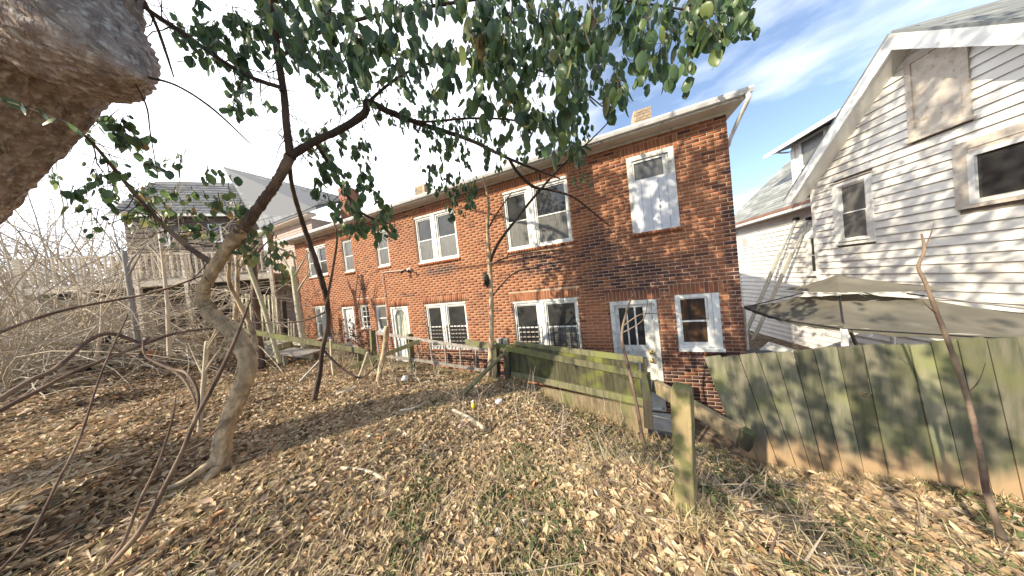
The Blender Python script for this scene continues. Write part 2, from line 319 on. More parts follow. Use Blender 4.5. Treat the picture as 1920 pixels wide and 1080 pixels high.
# ------------------------------------------------------------------ brick row house
ZU = Vector((0,0,1))
FB = (Vector((0, 4.9, 0)), Vector((1,0,0)), Vector((0,-1,0)))
XL, XR, ZT, ZB = -11.04, 2.33, 2.52, -3.25
house = empty('brick_house', (-4.3, 4.9, -2.9), 'two storey red brick row house with white paired windows behind the yard', 'house')
# openings: x0,x1,z0,z1
OP = dict(boarded=(.78,1.56,.73,2.22), pair_a=(-1.92,-.38,.79,2.23), pair_b=(-4.77,-3.35,.86,2.22), up_c=(-6.47,-5.93,.97,2.15), up_d=(-8.15,-7.63,1.0,2.12), pair_e=(-10.28,-9.10,1.05,2.2),
          door=(.23,1.07,-2.85,-.60), low_r=(1.37,2.03,-1.62,-.55), low_a=(-1.95,-.41,-1.72,-.45), low_b=(-4.73,-3.33,-1.66,-.34), arch=(-6.15,-5.42,-2.12,-.34), low_c=(-6.86,-6.36,-1.12,-.23),
          low_d=(-7.63,-7.16,-1.0,-.18), door_l=(-8.55,-7.93,-1.78,-.20), low_e=(-10.26,-9.38,-1.36,-.07))
def subtract(iv, cuts):
    out = [iv]
    for c0, c1 in cuts:
        nx = []
        for a0, a1 in out:
            if c1 <= a0 or c0 >= a1: nx.append((a0, a1)); continue
            if c0 > a0: nx.append((a0, c0))
            if c1 < a1: nx.append((c1, a1))
        out = nx
    return out
# mortar backing with real openings
mb = MB(); cutx = sorted(set([XL, XR] + [v for o in OP.values() for v in o[:2]]))
for x0, x1 in zip(cutx[:-1], cutx[1:]):
    xm = (x0+x1)/2
    for z0, z1 in subtract((ZB, ZT), [(o[2], o[3]) for o in OP.values() if o[0] < xm < o[1]]):
        mb.box(FB, x0, x1, z0, z1, -.30, -.0025)
mb.build('wall', m_mortar, house)
m_body = mat('brick_side_wall', (.28,.10,.06), c2=(.17,.07,.05), scale=12, rough=.9, bump=.004, bscale=30)
MB().box(FB, XL+.01, XR-.012, ZB, ZT, -7.5, -.32).build('side_wall', m_body, house)
# brick pieces
CH = .0677; BL = .2095; J = .0122
pieces = []   # x0,x1,z0,z1,proud
LINT = {k: (o[0]-.07, o[1]+.07, o[3], min(o[3]+.21, ZT)) for k, o in OP.items()}
zones = [(o[0]-.0, o[1]+.0, o[2]-(.068 if 'door' not in k and k != 'arch' else 0), o[3]) for k, o in OP.items()] + list(LINT.values())
nc = int((ZT-ZB)/CH)
for c in range(nc):
    z0 = ZB+c*CH; zm = z0+CH/2
    off = (c % 2)*BL/2; x = XL-off
    if c % 7 == 3: off = 0
    cuts = [(q[0], q[1]) for q in zones if q[2]-.012 < zm < q[3]+.012]
    while x < XR-.02:
        jx = random.uniform(-.004, .004)
        for a0, a1 in subtract((max(x, XL), min(x+BL, XR+J)), cuts):
            if a1-a0 > .03: pieces.append((a0+J/2, a1-J/2, z0+J/2, z0+CH-J/2, random.uniform(0, .001)))
        x += BL
for k, q in LINT.items():           # soldier courses over the openings
    n = round((q[1]-q[0])/CH); s_ = (q[1]-q[0])/n
    for i in range(n): pieces.append((q[0]+i*s_+J/2, q[0]+(i+1)*s_-J/2, q[2]+.006, q[3]-.006, random.uniform(0, .004)))
for k, o in OP.items():             # rowlock sills
    if k in ('door', 'arch', 'door_l'): continue
    n = round((o[1]-o[0]+.06)/CH); s_ = (o[1]-o[0]+.06)/n
    for i in range(n): pieces.append((o[0]-.03+i*s_+.004, o[0]-.03+(i+1)*s_-.004, o[2]-.066, o[2]-.004, .028+random.uniform(0, .004)))
def shown(p):
    x, y, d = px_of(((p[0]+p[1])/2, 4.9, (p[2]+p[3])/2))
    if not (0 < x < 1920 and 0 < y < 1080): return 0
    if (p[0] > .2 and p[2] < -2.0) or (-1.9 < p[0] < .6 and p[2] < -1.5): return 0   # behind the fences
    x1, y1, _ = px_of((p[1], 4.9, p[2])); x0, y0, _ = px_of((p[0], 4.9, p[3]))
    return (x1-x0)*(y1-y0)
pieces.sort(key=shown, reverse=True)
um = MB().box((Vector(), Vector((1,0,0)), Vector((0,-1,0))), -.5, .5, -.5, .5, -.03, 0)
bm_unit = bpy.data.meshes.new('brick'); bm_unit.from_pydata(um.v, [], um.f); bm_unit.materials.append(m_brick_o)
for p in pieces[:300]:
    o = bpy.data.objects.new('brick', bm_unit); col.objects.link(o); o.parent = house
    o.location = Vector(((p[0]+p[1])/2, 4.9-p[4], (p[2]+p[3])/2)) - house.location; o.scale = (p[1]-p[0], 1, p[3]-p[2])
Pn = np.array(pieces[300:]); n = len(Pn)
y0 = 4.9-Pn[:,4]; y1 = np.full(n, 4.9+.012)
def colv(x, y, z): return np.stack([x, y, z], -1)
V = np.stack([colv(Pn[:,0],y0,Pn[:,2]), colv(Pn[:,1],y0,Pn[:,2]), colv(Pn[:,1],y0,Pn[:,3]), colv(Pn[:,0],y0,Pn[:,3]),
              colv(Pn[:,0],y1,Pn[:,2]), colv(Pn[:,1],y1,Pn[:,2]), colv(Pn[:,1],y1,Pn[:,3]), colv(Pn[:,0],y1,Pn[:,3])], 1).reshape(-1, 3)
fq = np.array([(0,1,2,3),(0,4,5,1),(3,2,6,7),(0,3,7,4),(1,5,6,2)])
Fq = (np.arange(n)[:,None,None]*8+fq[None]).reshape(-1, 4)
rn = rng.random(n); npmesh('brickwork', V, Fq, m_brick_s, house, attr=dict(rnd=np.repeat(rn, 5), rnd2=np.repeat(rng.random(n), 5)), kind='stuff')

# ---- windows and doors in any wall frame
def frame_ring(m, Fm, x0, x1, z0, z1, t, n0, n1, tb=None):
    tb = tb or t
    m.box(Fm, x0, x0+t, z0, z1, n0, n1); m.box(Fm, x1-t, x1, z0, z1, n0, n1)
    m.box(Fm, x0+t, x1-t, z1-t, z1, n0, n1); m.box(Fm, x0+t, x1-t, z0, z0+tb, n0, n1)
def sash_window(parent, Fm, x0, x1, z0, z1, g_up, g_low, fr=.045, mt=None, rec=-.03, name='window', muntins=False, sill=True):
    """one double-hung window: frame > two sashes, panes; parent is the house"""
    mt = mt or m_white
    m = MB(); frame_ring(m, Fm, x0, x1, z0, z1, fr, rec-.06, rec+.012)
    f = m.build(name, mt, parent)
    zi0, zi1, xi0, xi1 = z0+fr, z1-fr, x0+fr, x1-fr; zm = (zi0+zi1)/2
    s = MB(); frame_ring(s, Fm, xi0+.002, xi1-.002, zm-.014, zi1-.002, .026, rec-.045, rec-.012)
    s.build('upper_sash', mt, f)
    s = MB(); frame_ring(s, Fm, xi0+.002, xi1-.002, zi0+.002, zm+.014, .028, rec-.030, rec-.003, .045)
    s.build('lower_sash', mt, f)
    MB().box(Fm, xi0+.024, xi1-.024, zm+.008, zi1-.024, rec-.036, rec-.030).build('pane', g_up, f)
    MB().box(Fm, xi0+.026, xi1-.026, zi0+.040, zm-.010, rec-.022, rec-.016).build('pane', g_low, f)
    if muntins:
        q = MB(); xm = (xi0+xi1)/2
        q.box(Fm, xm-.008, xm+.008, zm+.01, zi1-.03, rec-.031, rec-.018); q.box(Fm, xi0+.03, xi1-.03, (zm+zi1)/2-.008, (zm+zi1)/2+.008, rec-.031, rec-.019)
        q.box(Fm, xm-.008, xm+.008, zi0+.04, zm-.015, rec-.017, rec-.005); q.box(Fm, xi0+.03, xi1-.03, (zm+zi0)/2-.008, (zm+zi0)/2+.008, rec-.017, rec-.006)
        q.build('muntin', mt, f)
    if sill:
        MB().box(Fm, x0-.01, x1+.01, z0-.006, z0+.035, rec+.013, rec+.05).build('window_sill', mt, f)
    return f
def pair(o, gu, gl, split=.5, midw=.12):
    x0, x1, z0, z1 = o
    MB().box(FB, x0+.002, x1-.002, z1-.05, z1-.002, -.12, -.005).build('window_head', m_oldwhite, house)
    z1 -= .052
    xm = x0+(x1-x0)*split
    MB().box(FB, xm-midw/2, xm+midw/2, z0+.002, z1, -.11, -.012).build('mullion', m_white, house)
    sash_window(house, FB, x0+.002, xm-midw/2-.002, z0+.002, z1, gu[0], gl[0], rec=-.045)
    sash_window(house, FB, xm+midw/2+.002, x1-.002, z0+.002, z1, gu[1], gl[1], rec=-.045)
pair(OP['pair_a'], (m_glass, m_glass), (m_glassgrey, m_glassgrey), .44)
pair(OP['pair_b'], (m_glass, m_glass), (m_glassgrey, m_glassgrey), .47)
pair(OP['pair_e'], (m_glassgrey, m_glass), (m_glassgrey, m_glass), .5)
pair(OP['low_a'], (m_glass, m_glass), (m_glass, m_glassgrey), .46)
pair(OP['low_b'], (m_glass, m_glass), (m_glass, m_glass), .46)
pair(OP['low_e'], (m_glassgrey, m_glassgrey), (m_glassgrey, m_glassgrey), .5)
for k, gu, mu in (('up_c', m_glassgrey, 0), ('up_d', m_glassgrey, 0), ('low_c', m_glassgrey, 0), ('low_d', m_glass, 1)):
    o = OP[k]; sash_window(house, FB, o[0]+.002, o[1]-.002, o[2]+.002, o[3]-.002, gu, gu, rec=-.05, muntins=bool(mu))
o = OP['low_r']; MB().box(FB, o[1]-.10, o[1]-.003, o[2]+.003, o[3]-.003, -.10, .008).build('window_casing', m_white, house)
sash_window(house, FB, o[0]+.004, o[1]-.104, o[2]+.05, o[3]-.004, m_glassorange, m_glassorange, fr=.06, rec=-.02)
MB().box(FB, o[0]-.01, o[1]+.01, o[2]-.004, o[2]+.048, -.09, .05).build('window_sill', m_white, house)
# boarded opening with a small top pane
x0, x1, z0, z1 = OP['boarded']
m = MB(); frame_ring(m, FB, x0+.003, x1-.003, z0+.003, z1-.003, .085, -.10, .012, .02); bw = m.build('boarded_window', m_oldwhite, house)
m = MB(); frame_ring(m, FB, x0+.09, x1-.14, z1-.50, z1-.10, .035, -.05, -.012); m.build('sash', m_white, bw)
MB().box(FB, x0+.124, x1-.174, z1-.467, z1-.133, -.045, -.036).build('pane', m_glassgrey, bw)
MB().box(FB, x1-.138, x1-.09, z1-.50, z1-.10, -.06, -.02).build('casing', m_oldwhite, bw)
nb = 5; bx = (x1-.005-(x0+.075))/nb
for i in range(nb):
    MB().box(FB, x0+.075+i*bx+.0025, x0+.075+(i+1)*bx-.0025, z0-.01, z1-.51, -.03, .014+random.uniform(0,.003)).build('plank', m_board, bw)
# back door
x0, x1, z0, z1 = OP['door']
m = MB(); frame_ring(m, FB, x0+.003, x1-.003, z0+.003, z1-.003, .075, -.12, .01, .03); m.build('door_frame', m_oldwhite, house)
dx0, dx1, dz0, dz1 = x0+.08, x1-.08, z0+.035, z1-.08
d = MB(); d.box(FB, dx0, dx0+.085, dz0, dz1, -.10, -.055); d.box(FB, dx1-.15, dx1, dz0, dz1, -.10, -.055); d.box(FB, dx0+.085, dx1-.15, dz1-.07, dz1, -.10, -.055)
d.box(FB, dx0+.085, dx1-.15, dz1-.98, dz1-.86, -.10, -.055); d.box(FB, dx0+.085, dx1-.15, dz0, dz0+.2, -.10, -.055); d.box(FB, dx0+.085, dx1-.15, dz0+.2, dz1-.98, -.095, -.072)
door = d.build('door', m_oldwhite, house)
gx0, gx1 = dx0+.085, dx1-.15; gw = (gx1-gx0)/3
for i in range(3): MB().box(FB, gx0+i*gw+.014, gx0+(i+1)*gw-.014, dz1-.86, dz1-.07, -.092, -.084).build('pane', m_glass, door)
for i in (1, 2): MB().box(FB, gx0+i*gw-.014, gx0+i*gw+.014, dz1-.86, dz1-.07, -.094, -.06).build('muntin', m_white, door)
for zz in (dz1-1.0, dz1-1.17):
    k = MB(); k.box(FB, dx1-.105, dx1-.045, zz-.045, zz+.045, -.055, -.047); c = FB[0]+FB[1]*(dx1-.075)+ZU*zz
    k.tube([c+FB[2]*-.047, c+FB[2]*-.02, c+FB[2]*-.012, c+FB[2]*.012, c+FB[2]*.02], [.012,.012,.028,.028,.015], 10); k.build('door_knob', m_brass, door, smooth=True)
# storm door with arched curtained glass
x0, x1, z0, z1 = OP['arch']
m = MB(); frame_ring(m, FB, x0+.003, x1-.003, z0+.003, z1-.003, .05, -.10, .0, .02); m.build('door_frame', m_white, house)
ax0, ax1, az0, az1 = x0+.055, x1-.055, z0+.03, z1-.055
d = MB(); zs = az0+.78; xm = (ax0+ax1)/2
d.box(FB, ax0, ax1, zs-.1, zs, -.07, -.03); d.box(FB, ax0, ax0+.07, zs, az1, -.07, -.03); d.box(FB, ax1-.07, ax1, zs, az1, -.07, -.03)
d.box(FB, ax0, ax1, az0, az0+.08, -.07, -.03); d.box(FB, ax0, ax0+.06, az0+.08, zs-.1, -.07, -.03); d.box(FB, ax1-.06, ax1, az0+.08, zs-.1, -.07, -.03); d.box(FB, xm-.02, xm+.02, az0+.08, zs-.1, -.07, -.03)
hw = (ax1-ax0)/2-.07; top = az1
for i in range(12):     # arched head cut in steps
    a0 = -hw+2*hw*i/12; a1 = -hw+2*hw*(i+1)/12; am = (a0+a1)/2/hw
    zc = az1-.05-.16*(1-math.sqrt(max(0, 1-am*am*.98)))- (.05 if abs(am) > .72 else 0)
    d.box(FB, xm+a0, xm+a1, zc, top, -.069, -.031)
sd = d.build('storm_door', m_white, house)
for sgn in (-1, 1): MB().box(FB, xm+(.02 if sgn > 0 else -(hw+.01)), xm+((hw+.01) if sgn > 0 else -.02), az0+.08, zs-.1, -.064, -.046).build('panel', m_white, sd)
cu = MB(); ncu = 40; vs = []; 
for i in range(ncu+1):
    t = i/ncu; xx = xm-hw+2*hw*t; dn = -.085+.012*math.sin(t*42)+.006*math.sin(t*19)
    vs += [FB[0]+FB[1]*xx+ZU*zs+FB[2]*dn, FB[0]+FB[1]*xx+ZU*az1+FB[2]*dn]
cu.add(vs, [(2*i, 2*i+2, 2*i+3, 2*i+1) for i in range(ncu)]); m_curtain = mat('cream_curtain', (.84,.83,.74), c2=(.66,.66,.56), scale=5, stretch=(8,1,1), rough=.9)
cu.build('curtain', m_curtain, sd, smooth=True)
def clear_glass():
    m = bpy.data.materials.new('clear_glass'); m.use_nodes = True; t = m.node_tree; n = t.nodes; n.clear()
    tr = n.new('ShaderNodeBsdfTransparent'); gl = n.new('ShaderNodeBsdfGlossy'); gl.inputs['Roughness'].default_value = .03; fr = n.new('ShaderNodeFresnel'); fr.inputs[0].default_value = 1.5
    mx_ = n.new('ShaderNodeMixShader'); o_ = n.new('ShaderNodeOutputMaterial'); tr.inputs[0].default_value = (.97,.98,.97,1)
    mx_.inputs[0].default_value = .10; t.links.new(tr.outputs[0], mx_.inputs[1]); t.links.new(gl.outputs[0], mx_.inputs[2]); t.links.new(mx_.outputs[0], o_.inputs[0]); return m
m_clear = clear_glass()
MB().box(FB, xm-hw, xm+hw, zs, az1-.02, -.060, -.056).build('pane', m_clear, sd)
# left door, plain white
x0, x1, z0, z1 = OP['door_l']
m = MB(); frame_ring(m, FB, x0+.003, x1-.003, z0+.003, z1-.003, .05, -.10, .005, .02); m.build('door_frame', m_white, house)
d = MB().box(FB, x0+.055, x1-.055, z0+.025, z1-.055, -.10, -.06); dl = d.build('door', m_oldwhite, house)
for (a0, a1, b0, b1) in ((.12,.29,.9,1.4),(.33,.50,.9,1.4),(.12,.29,.15,.8),(.33,.50,.15,.8)): MB().box(FB, x0+a0, x0+a1, z0+b0, z0+b1, -.06, -.05).build('panel', m_white, dl)
# iron window guards
def guard(o, x0, x1, zt, dark_lou):
    g_ = MB(); gd = g_
    for xx in np.linspace(x0, x1, 6 if x1-x0 > .5 else 5): g_.box(FB, xx-.008, xx+.008, o[2]+.03, zt+random.uniform(0, .03), .055, .071)
    gobj = g_.build('window_guard', m_iron, house)
    for k in range(6):
        zz = o[2]+.08+k*(zt-o[2]-.12)/5; MB().box(FB, x0-.01, x1+.01, zz-.005, zz+.005, .047, .054).build('bar', m_iron, gobj)
o = OP['low_a']; guard(o, -1.87, -1.33, -1.02, 0); guard(o, -1.12, -.46, -1.0, 0)
o = OP['low_b']; guard(o, -4.62, -4.16, -.98, 0); guard(o, -3.98, -3.40, -.98, 0)
for (x0_, x1_, o) in ((-4.64,-4.17,OP['low_b']),(-3.98,-3.42,OP['low_b'])):      # shutter slats behind the guards
    for k in range(5):
        zz = o[2]+.1+k*.105; MB().box(FB, x0_, x1_, zz, zz+.035, -.055, -.046).build('slat', m_grey, house)
for k in range(4): MB().box(FB, -1.86, -1.36, OP['low_a'][2]+.12+k*.12, OP['low_a'][2]+.155+k*.12, -.055, -.046).build('slat', m_grey, house)
# eaves, gutter, roof, chimneys
OV = .27
SO = MB(); SO.add([(XL-.35, 4.9-OV, 2.525), (XR+.14, 4.9-OV, 2.525), (XR+.14, 5.2, 2.525), (XL-.35, 5.2, 2.525), (XL-.35, 4.9-OV, 2.545), (XR+.14, 4.9-OV, 2.545), (XR+.14, 5.2, 2.545), (XL-.35, 5.2, 2.545)],
       [(0,1,2,3)[::-1],(4,5,6,7),(0,1,5,4),(2,3,7,6),(1,2,6,5),(3,0,4,7)]); SO.build('soffit', m_soffit, house)
MB().box(FB, XL, XR, 2.49, 2.523, -.01, .03).build('frieze_board', m_white, house)
MB().box(FB, XL-.37, XR+.16, 2.51, 2.60, OV+.002, OV+.024).build('fascia', m_oldwhite, house)
gt = MB(); prof = [(0,0),(0,-.07),(.02,-.1),(.07,-.1),(.10,-.04),(.105,0),(.097,0),(.09,-.04),(.065,-.088),(.024,-.088),(.008,-.065),(.008,0)]
nv = len(prof); vs = []
segs = 9
for i in range(segs+1):
    x = XL-.4+(XR+.18-(XL-.4))*i/segs; sag = random.uniform(-.006, .006)
    vs += [(x, 4.9-OV-.026-p[0]*.8, 2.615+p[1]*.75+sag*.5) for p in prof]
gt.add(vs, [(i*nv+k, i*nv+(k+1) % nv, (i+1)*nv+(k+1) % nv, (i+1)*nv+k) for i in range(segs) for k in range(nv)] + [tuple(range(nv)), tuple(segs*nv+k for k in range(nv))[::-1]])
gt.build('gutter', m_gutter, house)
rf = MB(); rf.add([(XL-.4,4.9-OV-.06,2.615),(XR+.18,4.9-OV-.06,2.615),(XR+.18,12.2,3.05),(XL-.4,12.2,3.05),(XL-.4,4.9-OV-.06,2.635),(XR+.18,4.9-OV-.06,2.635),(XR+.18,12.2,3.08),(XL-.4,12.2,3.08)],
       [(3,2,1,0),(4,5,6,7),(0,1,5,4),(2,3,7,6),(1,2,6,5),(3,0,4,7)]); roof = rf.build('roof', mat('pale_roofing', (.50,.50,.50), c2=(.4,.4,.4), rough=.8), house)
def chimney(px, py_top, py_base, yy, wd, mt, cap=False):
    b = onplane(px, py_base, Vector((0, yy, 0)), Vector((0,1,0))); t_ = onplane(px, py_top, Vector((0, yy, 0)), Vector((0,1,0)))
    Fm = (Vector((b.x, yy, 0)), Vector((1,0,0)), Vector((0,-1,0))); zb = 2.7
    c = MB().box(Fm, -wd/2, wd/2, zb, t_.z, -wd, 0).build('chimney', m_mortar, house)
    n_ = int((t_.z-zb)/.075)
    for k in range(n_):
        for s_ in range(max(1, int(wd/.2))):
            o_ = (k % 2)*.1; x0_ = -wd/2+s_*.2+o_*.5
            MB().box(Fm, x0_+.005, min(x0_+.19, wd/2+.006), zb+k*.075+.005, zb+k*.075+.068, -.05, .012).build('brick', mt, c)
        MB().box(Fm, wd/2-.05, wd/2+.012, zb+k*.075+.006, zb+k*.075+.069, -wd+.01, -.052).build('brick', mt, c)
m_palebrick = mat('pale_brick', (.33,.26,.18), c2=(.22,.17,.12), scale=15, rough=.9, valrand=.15)
m_redbrick = mat('chimney_brick', (.34,.15,.09), c2=(.24,.10,.07), scale=15, rough=.9, valrand=.2)
chimney(1206, 203, 235, 7.2, .42, m_palebrick); chimney(787, 347, 362, 7.5, .55, m_palebrick)
# downspout elbow at the right end
dp = spline([(XR+.12, 4.9-OV-.06, 2.54), (XR+.12, 4.9-OV-.06, 2.44), (XR+.09, 4.80, 2.25), (XR+.035, 4.98, 1.98), (XR+.03, 5.02, 1.6), (XR+.03, 5.04, -2.5)], 5)
MB().tube(dp, .03, 8).build('downspout', m_gutter, house, smooth=True)
dp = spline([(XL-.38, 4.45, 2.55), (XL-.38, 4.45, 2.42), (XL-.2, 4.75, 2.2), (XL-.06, 4.86, 1.9), (XL-.06, 4.86, -1.5)], 4)
MB().tube(dp, .04, 8).build('downspout', m_palewood, house, smooth=True)
# conduit, wall lamp, iron ornament
c0 = onplane(765, 506, Vector((0,4.86,0)), Vector((0,1,0))); c1 = onplane(716, 511, Vector((0,4.86,0)), Vector((0,1,0))); c2 = Vector((c1.x+.02, 4.86, -1.7))
MB().tube([c0, c1+Vector((.06,0,0)), c1, c1-Vector((0,0,.06)), c2], .013, 6).build('conduit', mat('painted_conduit', (.55,.42,.36), rough=.6), house)
lm = MB(); lm.box(FB, c0.x-.02, c0.x+.10, c0.z-.05, c0.z+.05, 0, .06); lamp = lm.build('wall_lamp', m_plastic, house)
for sgn in (-1, 1):
    p = c0+Vector((.04+sgn*.05, -.05, 0)); MB().tube([p, p+Vector((sgn*.05,-.05,-.02)), p+Vector((sgn*.09,-.10,-.06)), p+Vector((sgn*.10,-.12,-.08))], [.015,.022,.045,.048], 10).build('lamp_head', m_iron, lamp, smooth=True)
c = onplane(681, 537, Vector((0,4.88,0)), Vector((0,1,0)))
for k in (-1, 0, 1):
    q = c+Vector((0,0,k*.075)); pts = [q+Vector((math.cos(t)*.045, -.01, math.sin(t)*.036)) for t in np.linspace(0, 2*math.pi, 13)]
    MB().tube(pts, .013, 5).build('iron_ornament', m_iron, house)
# small slab under lintels, concrete step
MB().box((Vector((.65,4.75,0)), Vector((1,0,0)), Vector((0,-1,0))), -.55, .5, -3.05, -2.87, -.13, .42).build('door_step', m_concrete, house, bevel=.01)

# ------------------------------------------------------------------ white gabled house on the right
Pw = at(1640, 450, 4.5); UW = Vector((.1236439, -.99232665, 0)); NW = UW.cross(ZU)
Pw0 = Vector((Pw.x, Pw.y, 0)); W0 = Pw.z
FW = (Pw0, UW, NW); FW2 = (Pw0 - NW*.8, UW, NW)
def uw(x, y, fr=FW, off=0):
    P = fr[0]+NW*off; q = onplane(x, y, P, NW)-P; return q.dot(UW), q.z
wh = empty('white_house', (Pw.x, Pw.y, -3), 'white clapboard house with steep gable, boarded attic window and dormer', 'house')
EXP = .158
GA = (.69, 3.64+W0-.02)        # apex u, z
SLP = 1.08
def gable_top(u): return GA[1]-.12-abs(u-GA[0])*(SLP if u < GA[0] else .96)
GU0, GU1 = -1.08, 4.6
gw_ops = [(-.64,.03,W0-.03,W0+1.42), (.56,1.19,W0+1.72,W0+3.13), (1.0,2.35,W0+.32,W0+1.38)]
# backing
m = MB(); prof = [(GU0,-3.2),(GU1,-3.2),(GU1,max(-1,gable_top(GU1))),(GA[0],gable_top(GA[0])),(GU0,gable_top(GU0))]
vs = [FW[0]+UW*u+ZU*z-NW*.03 for u, z in prof]+[FW[0]+UW*u+ZU*z-NW*5 for u, z in prof]
m.add(vs, [(0,1,2,3,4),(9,8,7,6,5)]+[(i,i+5,(i+1)%5+5,(i+1)%5) for i in range(5)]); m.build('wall_core', m_under, wh)
def clap(m, fr, u0, u1, z, wob=0, top=None):
    """one lapped board: bottom edge proud, top tucked in; top may be clipped by the rake"""
    O = fr[0]; e = .036+wob
    c = [O+UW*u0+ZU*z+NW*0, O+UW*u1+ZU*z+NW*0, O+UW*u1+ZU*(z+EXP+.012)+NW*-.028, O+UW*u0+ZU*(z+EXP+.012)+NW*-.028]
    c = [O+UW*u0+ZU*z+NW*(-.02), O+UW*u1+ZU*z+NW*(-.02), O+UW*u0+ZU*(z+EXP)+NW*-.03, O+UW*u1+ZU*(z+EXP)+NW*-.03,
         O+UW*u0+ZU*z+NW*e*.5, O+UW*u1+ZU*z+NW*e*.5, O+UW*u0+ZU*(z+EXP)+NW*-.008, O+UW*u1+ZU*(z+EXP)+NW*-.008]
    if top:
        for i in (2, 6): c[i] = c[i]+UW*top[0]
        for i in (3, 7): c[i] = c[i]-UW*top[1]
    m.hexa(c)
z = -3.1+W0-.29+.15
while z < GA[1]-.25:
    ua, ub = GU0, GU1
    tp = None
    if z+EXP > gable_top(GU0): ua = GA[0]-(GA[1]-.12-z)/SLP
    if z+EXP > gable_top(GU1): ub = GA[0]+(GA[1]-.12-z)/.96
    tl = EXP/SLP if ua > GU0 else 0; tr_ = EXP/.96 if ub < GU1 else 0
    ua = max(ua, GU0); ub = min(ub, GU1)
    m = MB(); wob = random.uniform(-.003,.003)
    iv = subtract((ua, ub), [(q[0], q[1]) for q in gw_ops if q[2]-.02 < z+EXP/2 < q[3]+.02])
    for a0, a1 in iv:
        if a1-a0 > .02+tl+tr_:
            js = [a0]+([a0+(a1-a0)*random.uniform(.3,.7)] if a1-a0 > 1.2 else [])+[a1]
            for b0, b1 in zip(js[:-1], js[1:]):
                m = MB(); clap(m, FW, b0+(.0015 if b0 > a0 else 0), b1-(.0015 if b1 < a1 else 0), z+random.uniform(-.002,.002)*(len(js) > 2), wob, (tl if b0 == ua else 0, tr_ if b1 == ub else 0)); m.build('siding_board', m_siding, wh)
    z += EXP
# rear (ladder) wall
LU0 = uw(1386, 500, FW2)[0]; ez = uw(1450, 398, FW2, .35)[1]
LZT = ez-.03
MB().box(FW2, LU0+.02, .2, -3.2, LZT, -5, -.03).build('wall_core', m_under, wh)
z = -3.1+W0-.14; sw = (uw(1511,442,FW2)[0], uw(1519,517,FW2)[1], uw(1511,442,FW2)[1])
while z < LZT-.05:
    for a0, a1 in subtract((LU0+.05, 0), [(sw[0]-.02, sw[0]+.6)] if sw[1]-.02 < z+EXP/2 < sw[2]+.02 else []):
        m = MB(); clap(m, FW2, a0, a1, z, random.uniform(-.003,.003)); m.build('siding_board', m_siding, wh)
    z += EXP
MB().box(FW2, LU0-.02, LU0+.05, -3.2, LZT, -.10, .02).build('corner_board', m_white, wh)
MB().box(FW, GU0-.03, GU0+.035, -3.2, gable_top(GU0)-.02, -.12, .018).build('corner_board', m_siding, wh)
MB().box(FW, GU0-.03, GU0-.005, -3.2, gable_top(GU0)-.02, -.82, -.125).build('return_wall', m_siding, wh)
# windows of the white house
def wh_trim(q, t, mt, n1=.03):
    m = MB(); frame_ring(m, FW, q[0], q[1], q[2], q[3], t, -.03, n1); return m
q = gw_ops[0]; f = wh_trim(q, .085, m_white).build('window_trim', m_white, wh); sash_window(wh, FW, q[0]+.087, q[1]-.087, q[2]+.087, q[3]-.087, m_glassgrey, m_glassgrey, fr=.02, rec=.005)
MB().box(FW, q[0]-.02, q[1]+.02, q[3], q[3]+.02, -.02, .055).build('drip_cap', m_ply, wh)
q = gw_ops[1]; wh_trim(q, .07, m_ply).build('boarded_window', m_ply, wh, label='attic window covered with stained plywood')
MB().box(FW, q[0]+.07, q[1]-.07, q[2]+.07, q[3]-.07, -.03, .012).build('plywood_sheet', m_ply, wh)
MB().box(FW, q[0]-.03, q[1]+.03, q[2]-.04, q[2], -.02, .06).build('window_sill', m_ply, wh)
q = gw_ops[2]; wh_trim(q, .13, m_ply).build('window_trim', m_ply, wh, label='bare weathered trim round the right window')
m = MB(); frame_ring(m, FW, q[0]+.132, q[1]-.132, q[2]+.06, q[3]-.2, .06, -.03, .035); wf = m.build('window', m_white, wh)
MB().box(FW, q[0]+.19, (q[0]+q[1])/2-.03, q[2]+.12, q[3]-.26, -.01, .0).build('pane', m_glass, wf); MB().box(FW, (q[0]+q[1])/2+.03, q[1]-.19, q[2]+.12, q[3]-.26, -.01, .0).build('pane', m_glass, wf)
MB().box(FW, (q[0]+q[1])/2-.028, (q[0]+q[1])/2+.028, q[2]+.12, q[3]-.26, -.02, .03).build('mullion', m_white, wf)
MB().box(FW, q[0]+.132, q[1]-.132, q[3]-.198, q[3]-.132, -.03, .02).build('header_board', m_ply, wh)
sash_window(wh, FW2, sw[0], sw[0]+.55, sw[1], sw[2], m_glass, m_glass, fr=.09, rec=.02)
v0 = uw(1390,447,FW2); v1 = uw(1418,462,FW2)
MB().box(FW2, v0[0], v1[0], v1[1], v0[1], -.02, .03).build('patch_board', m_white, wh); MB().box(FW2, v0[0]+.1, v0[0]+.33, v1[1]+.06, v0[1]-.05, .03, .036).build('rust_patch', m_ply, wh)
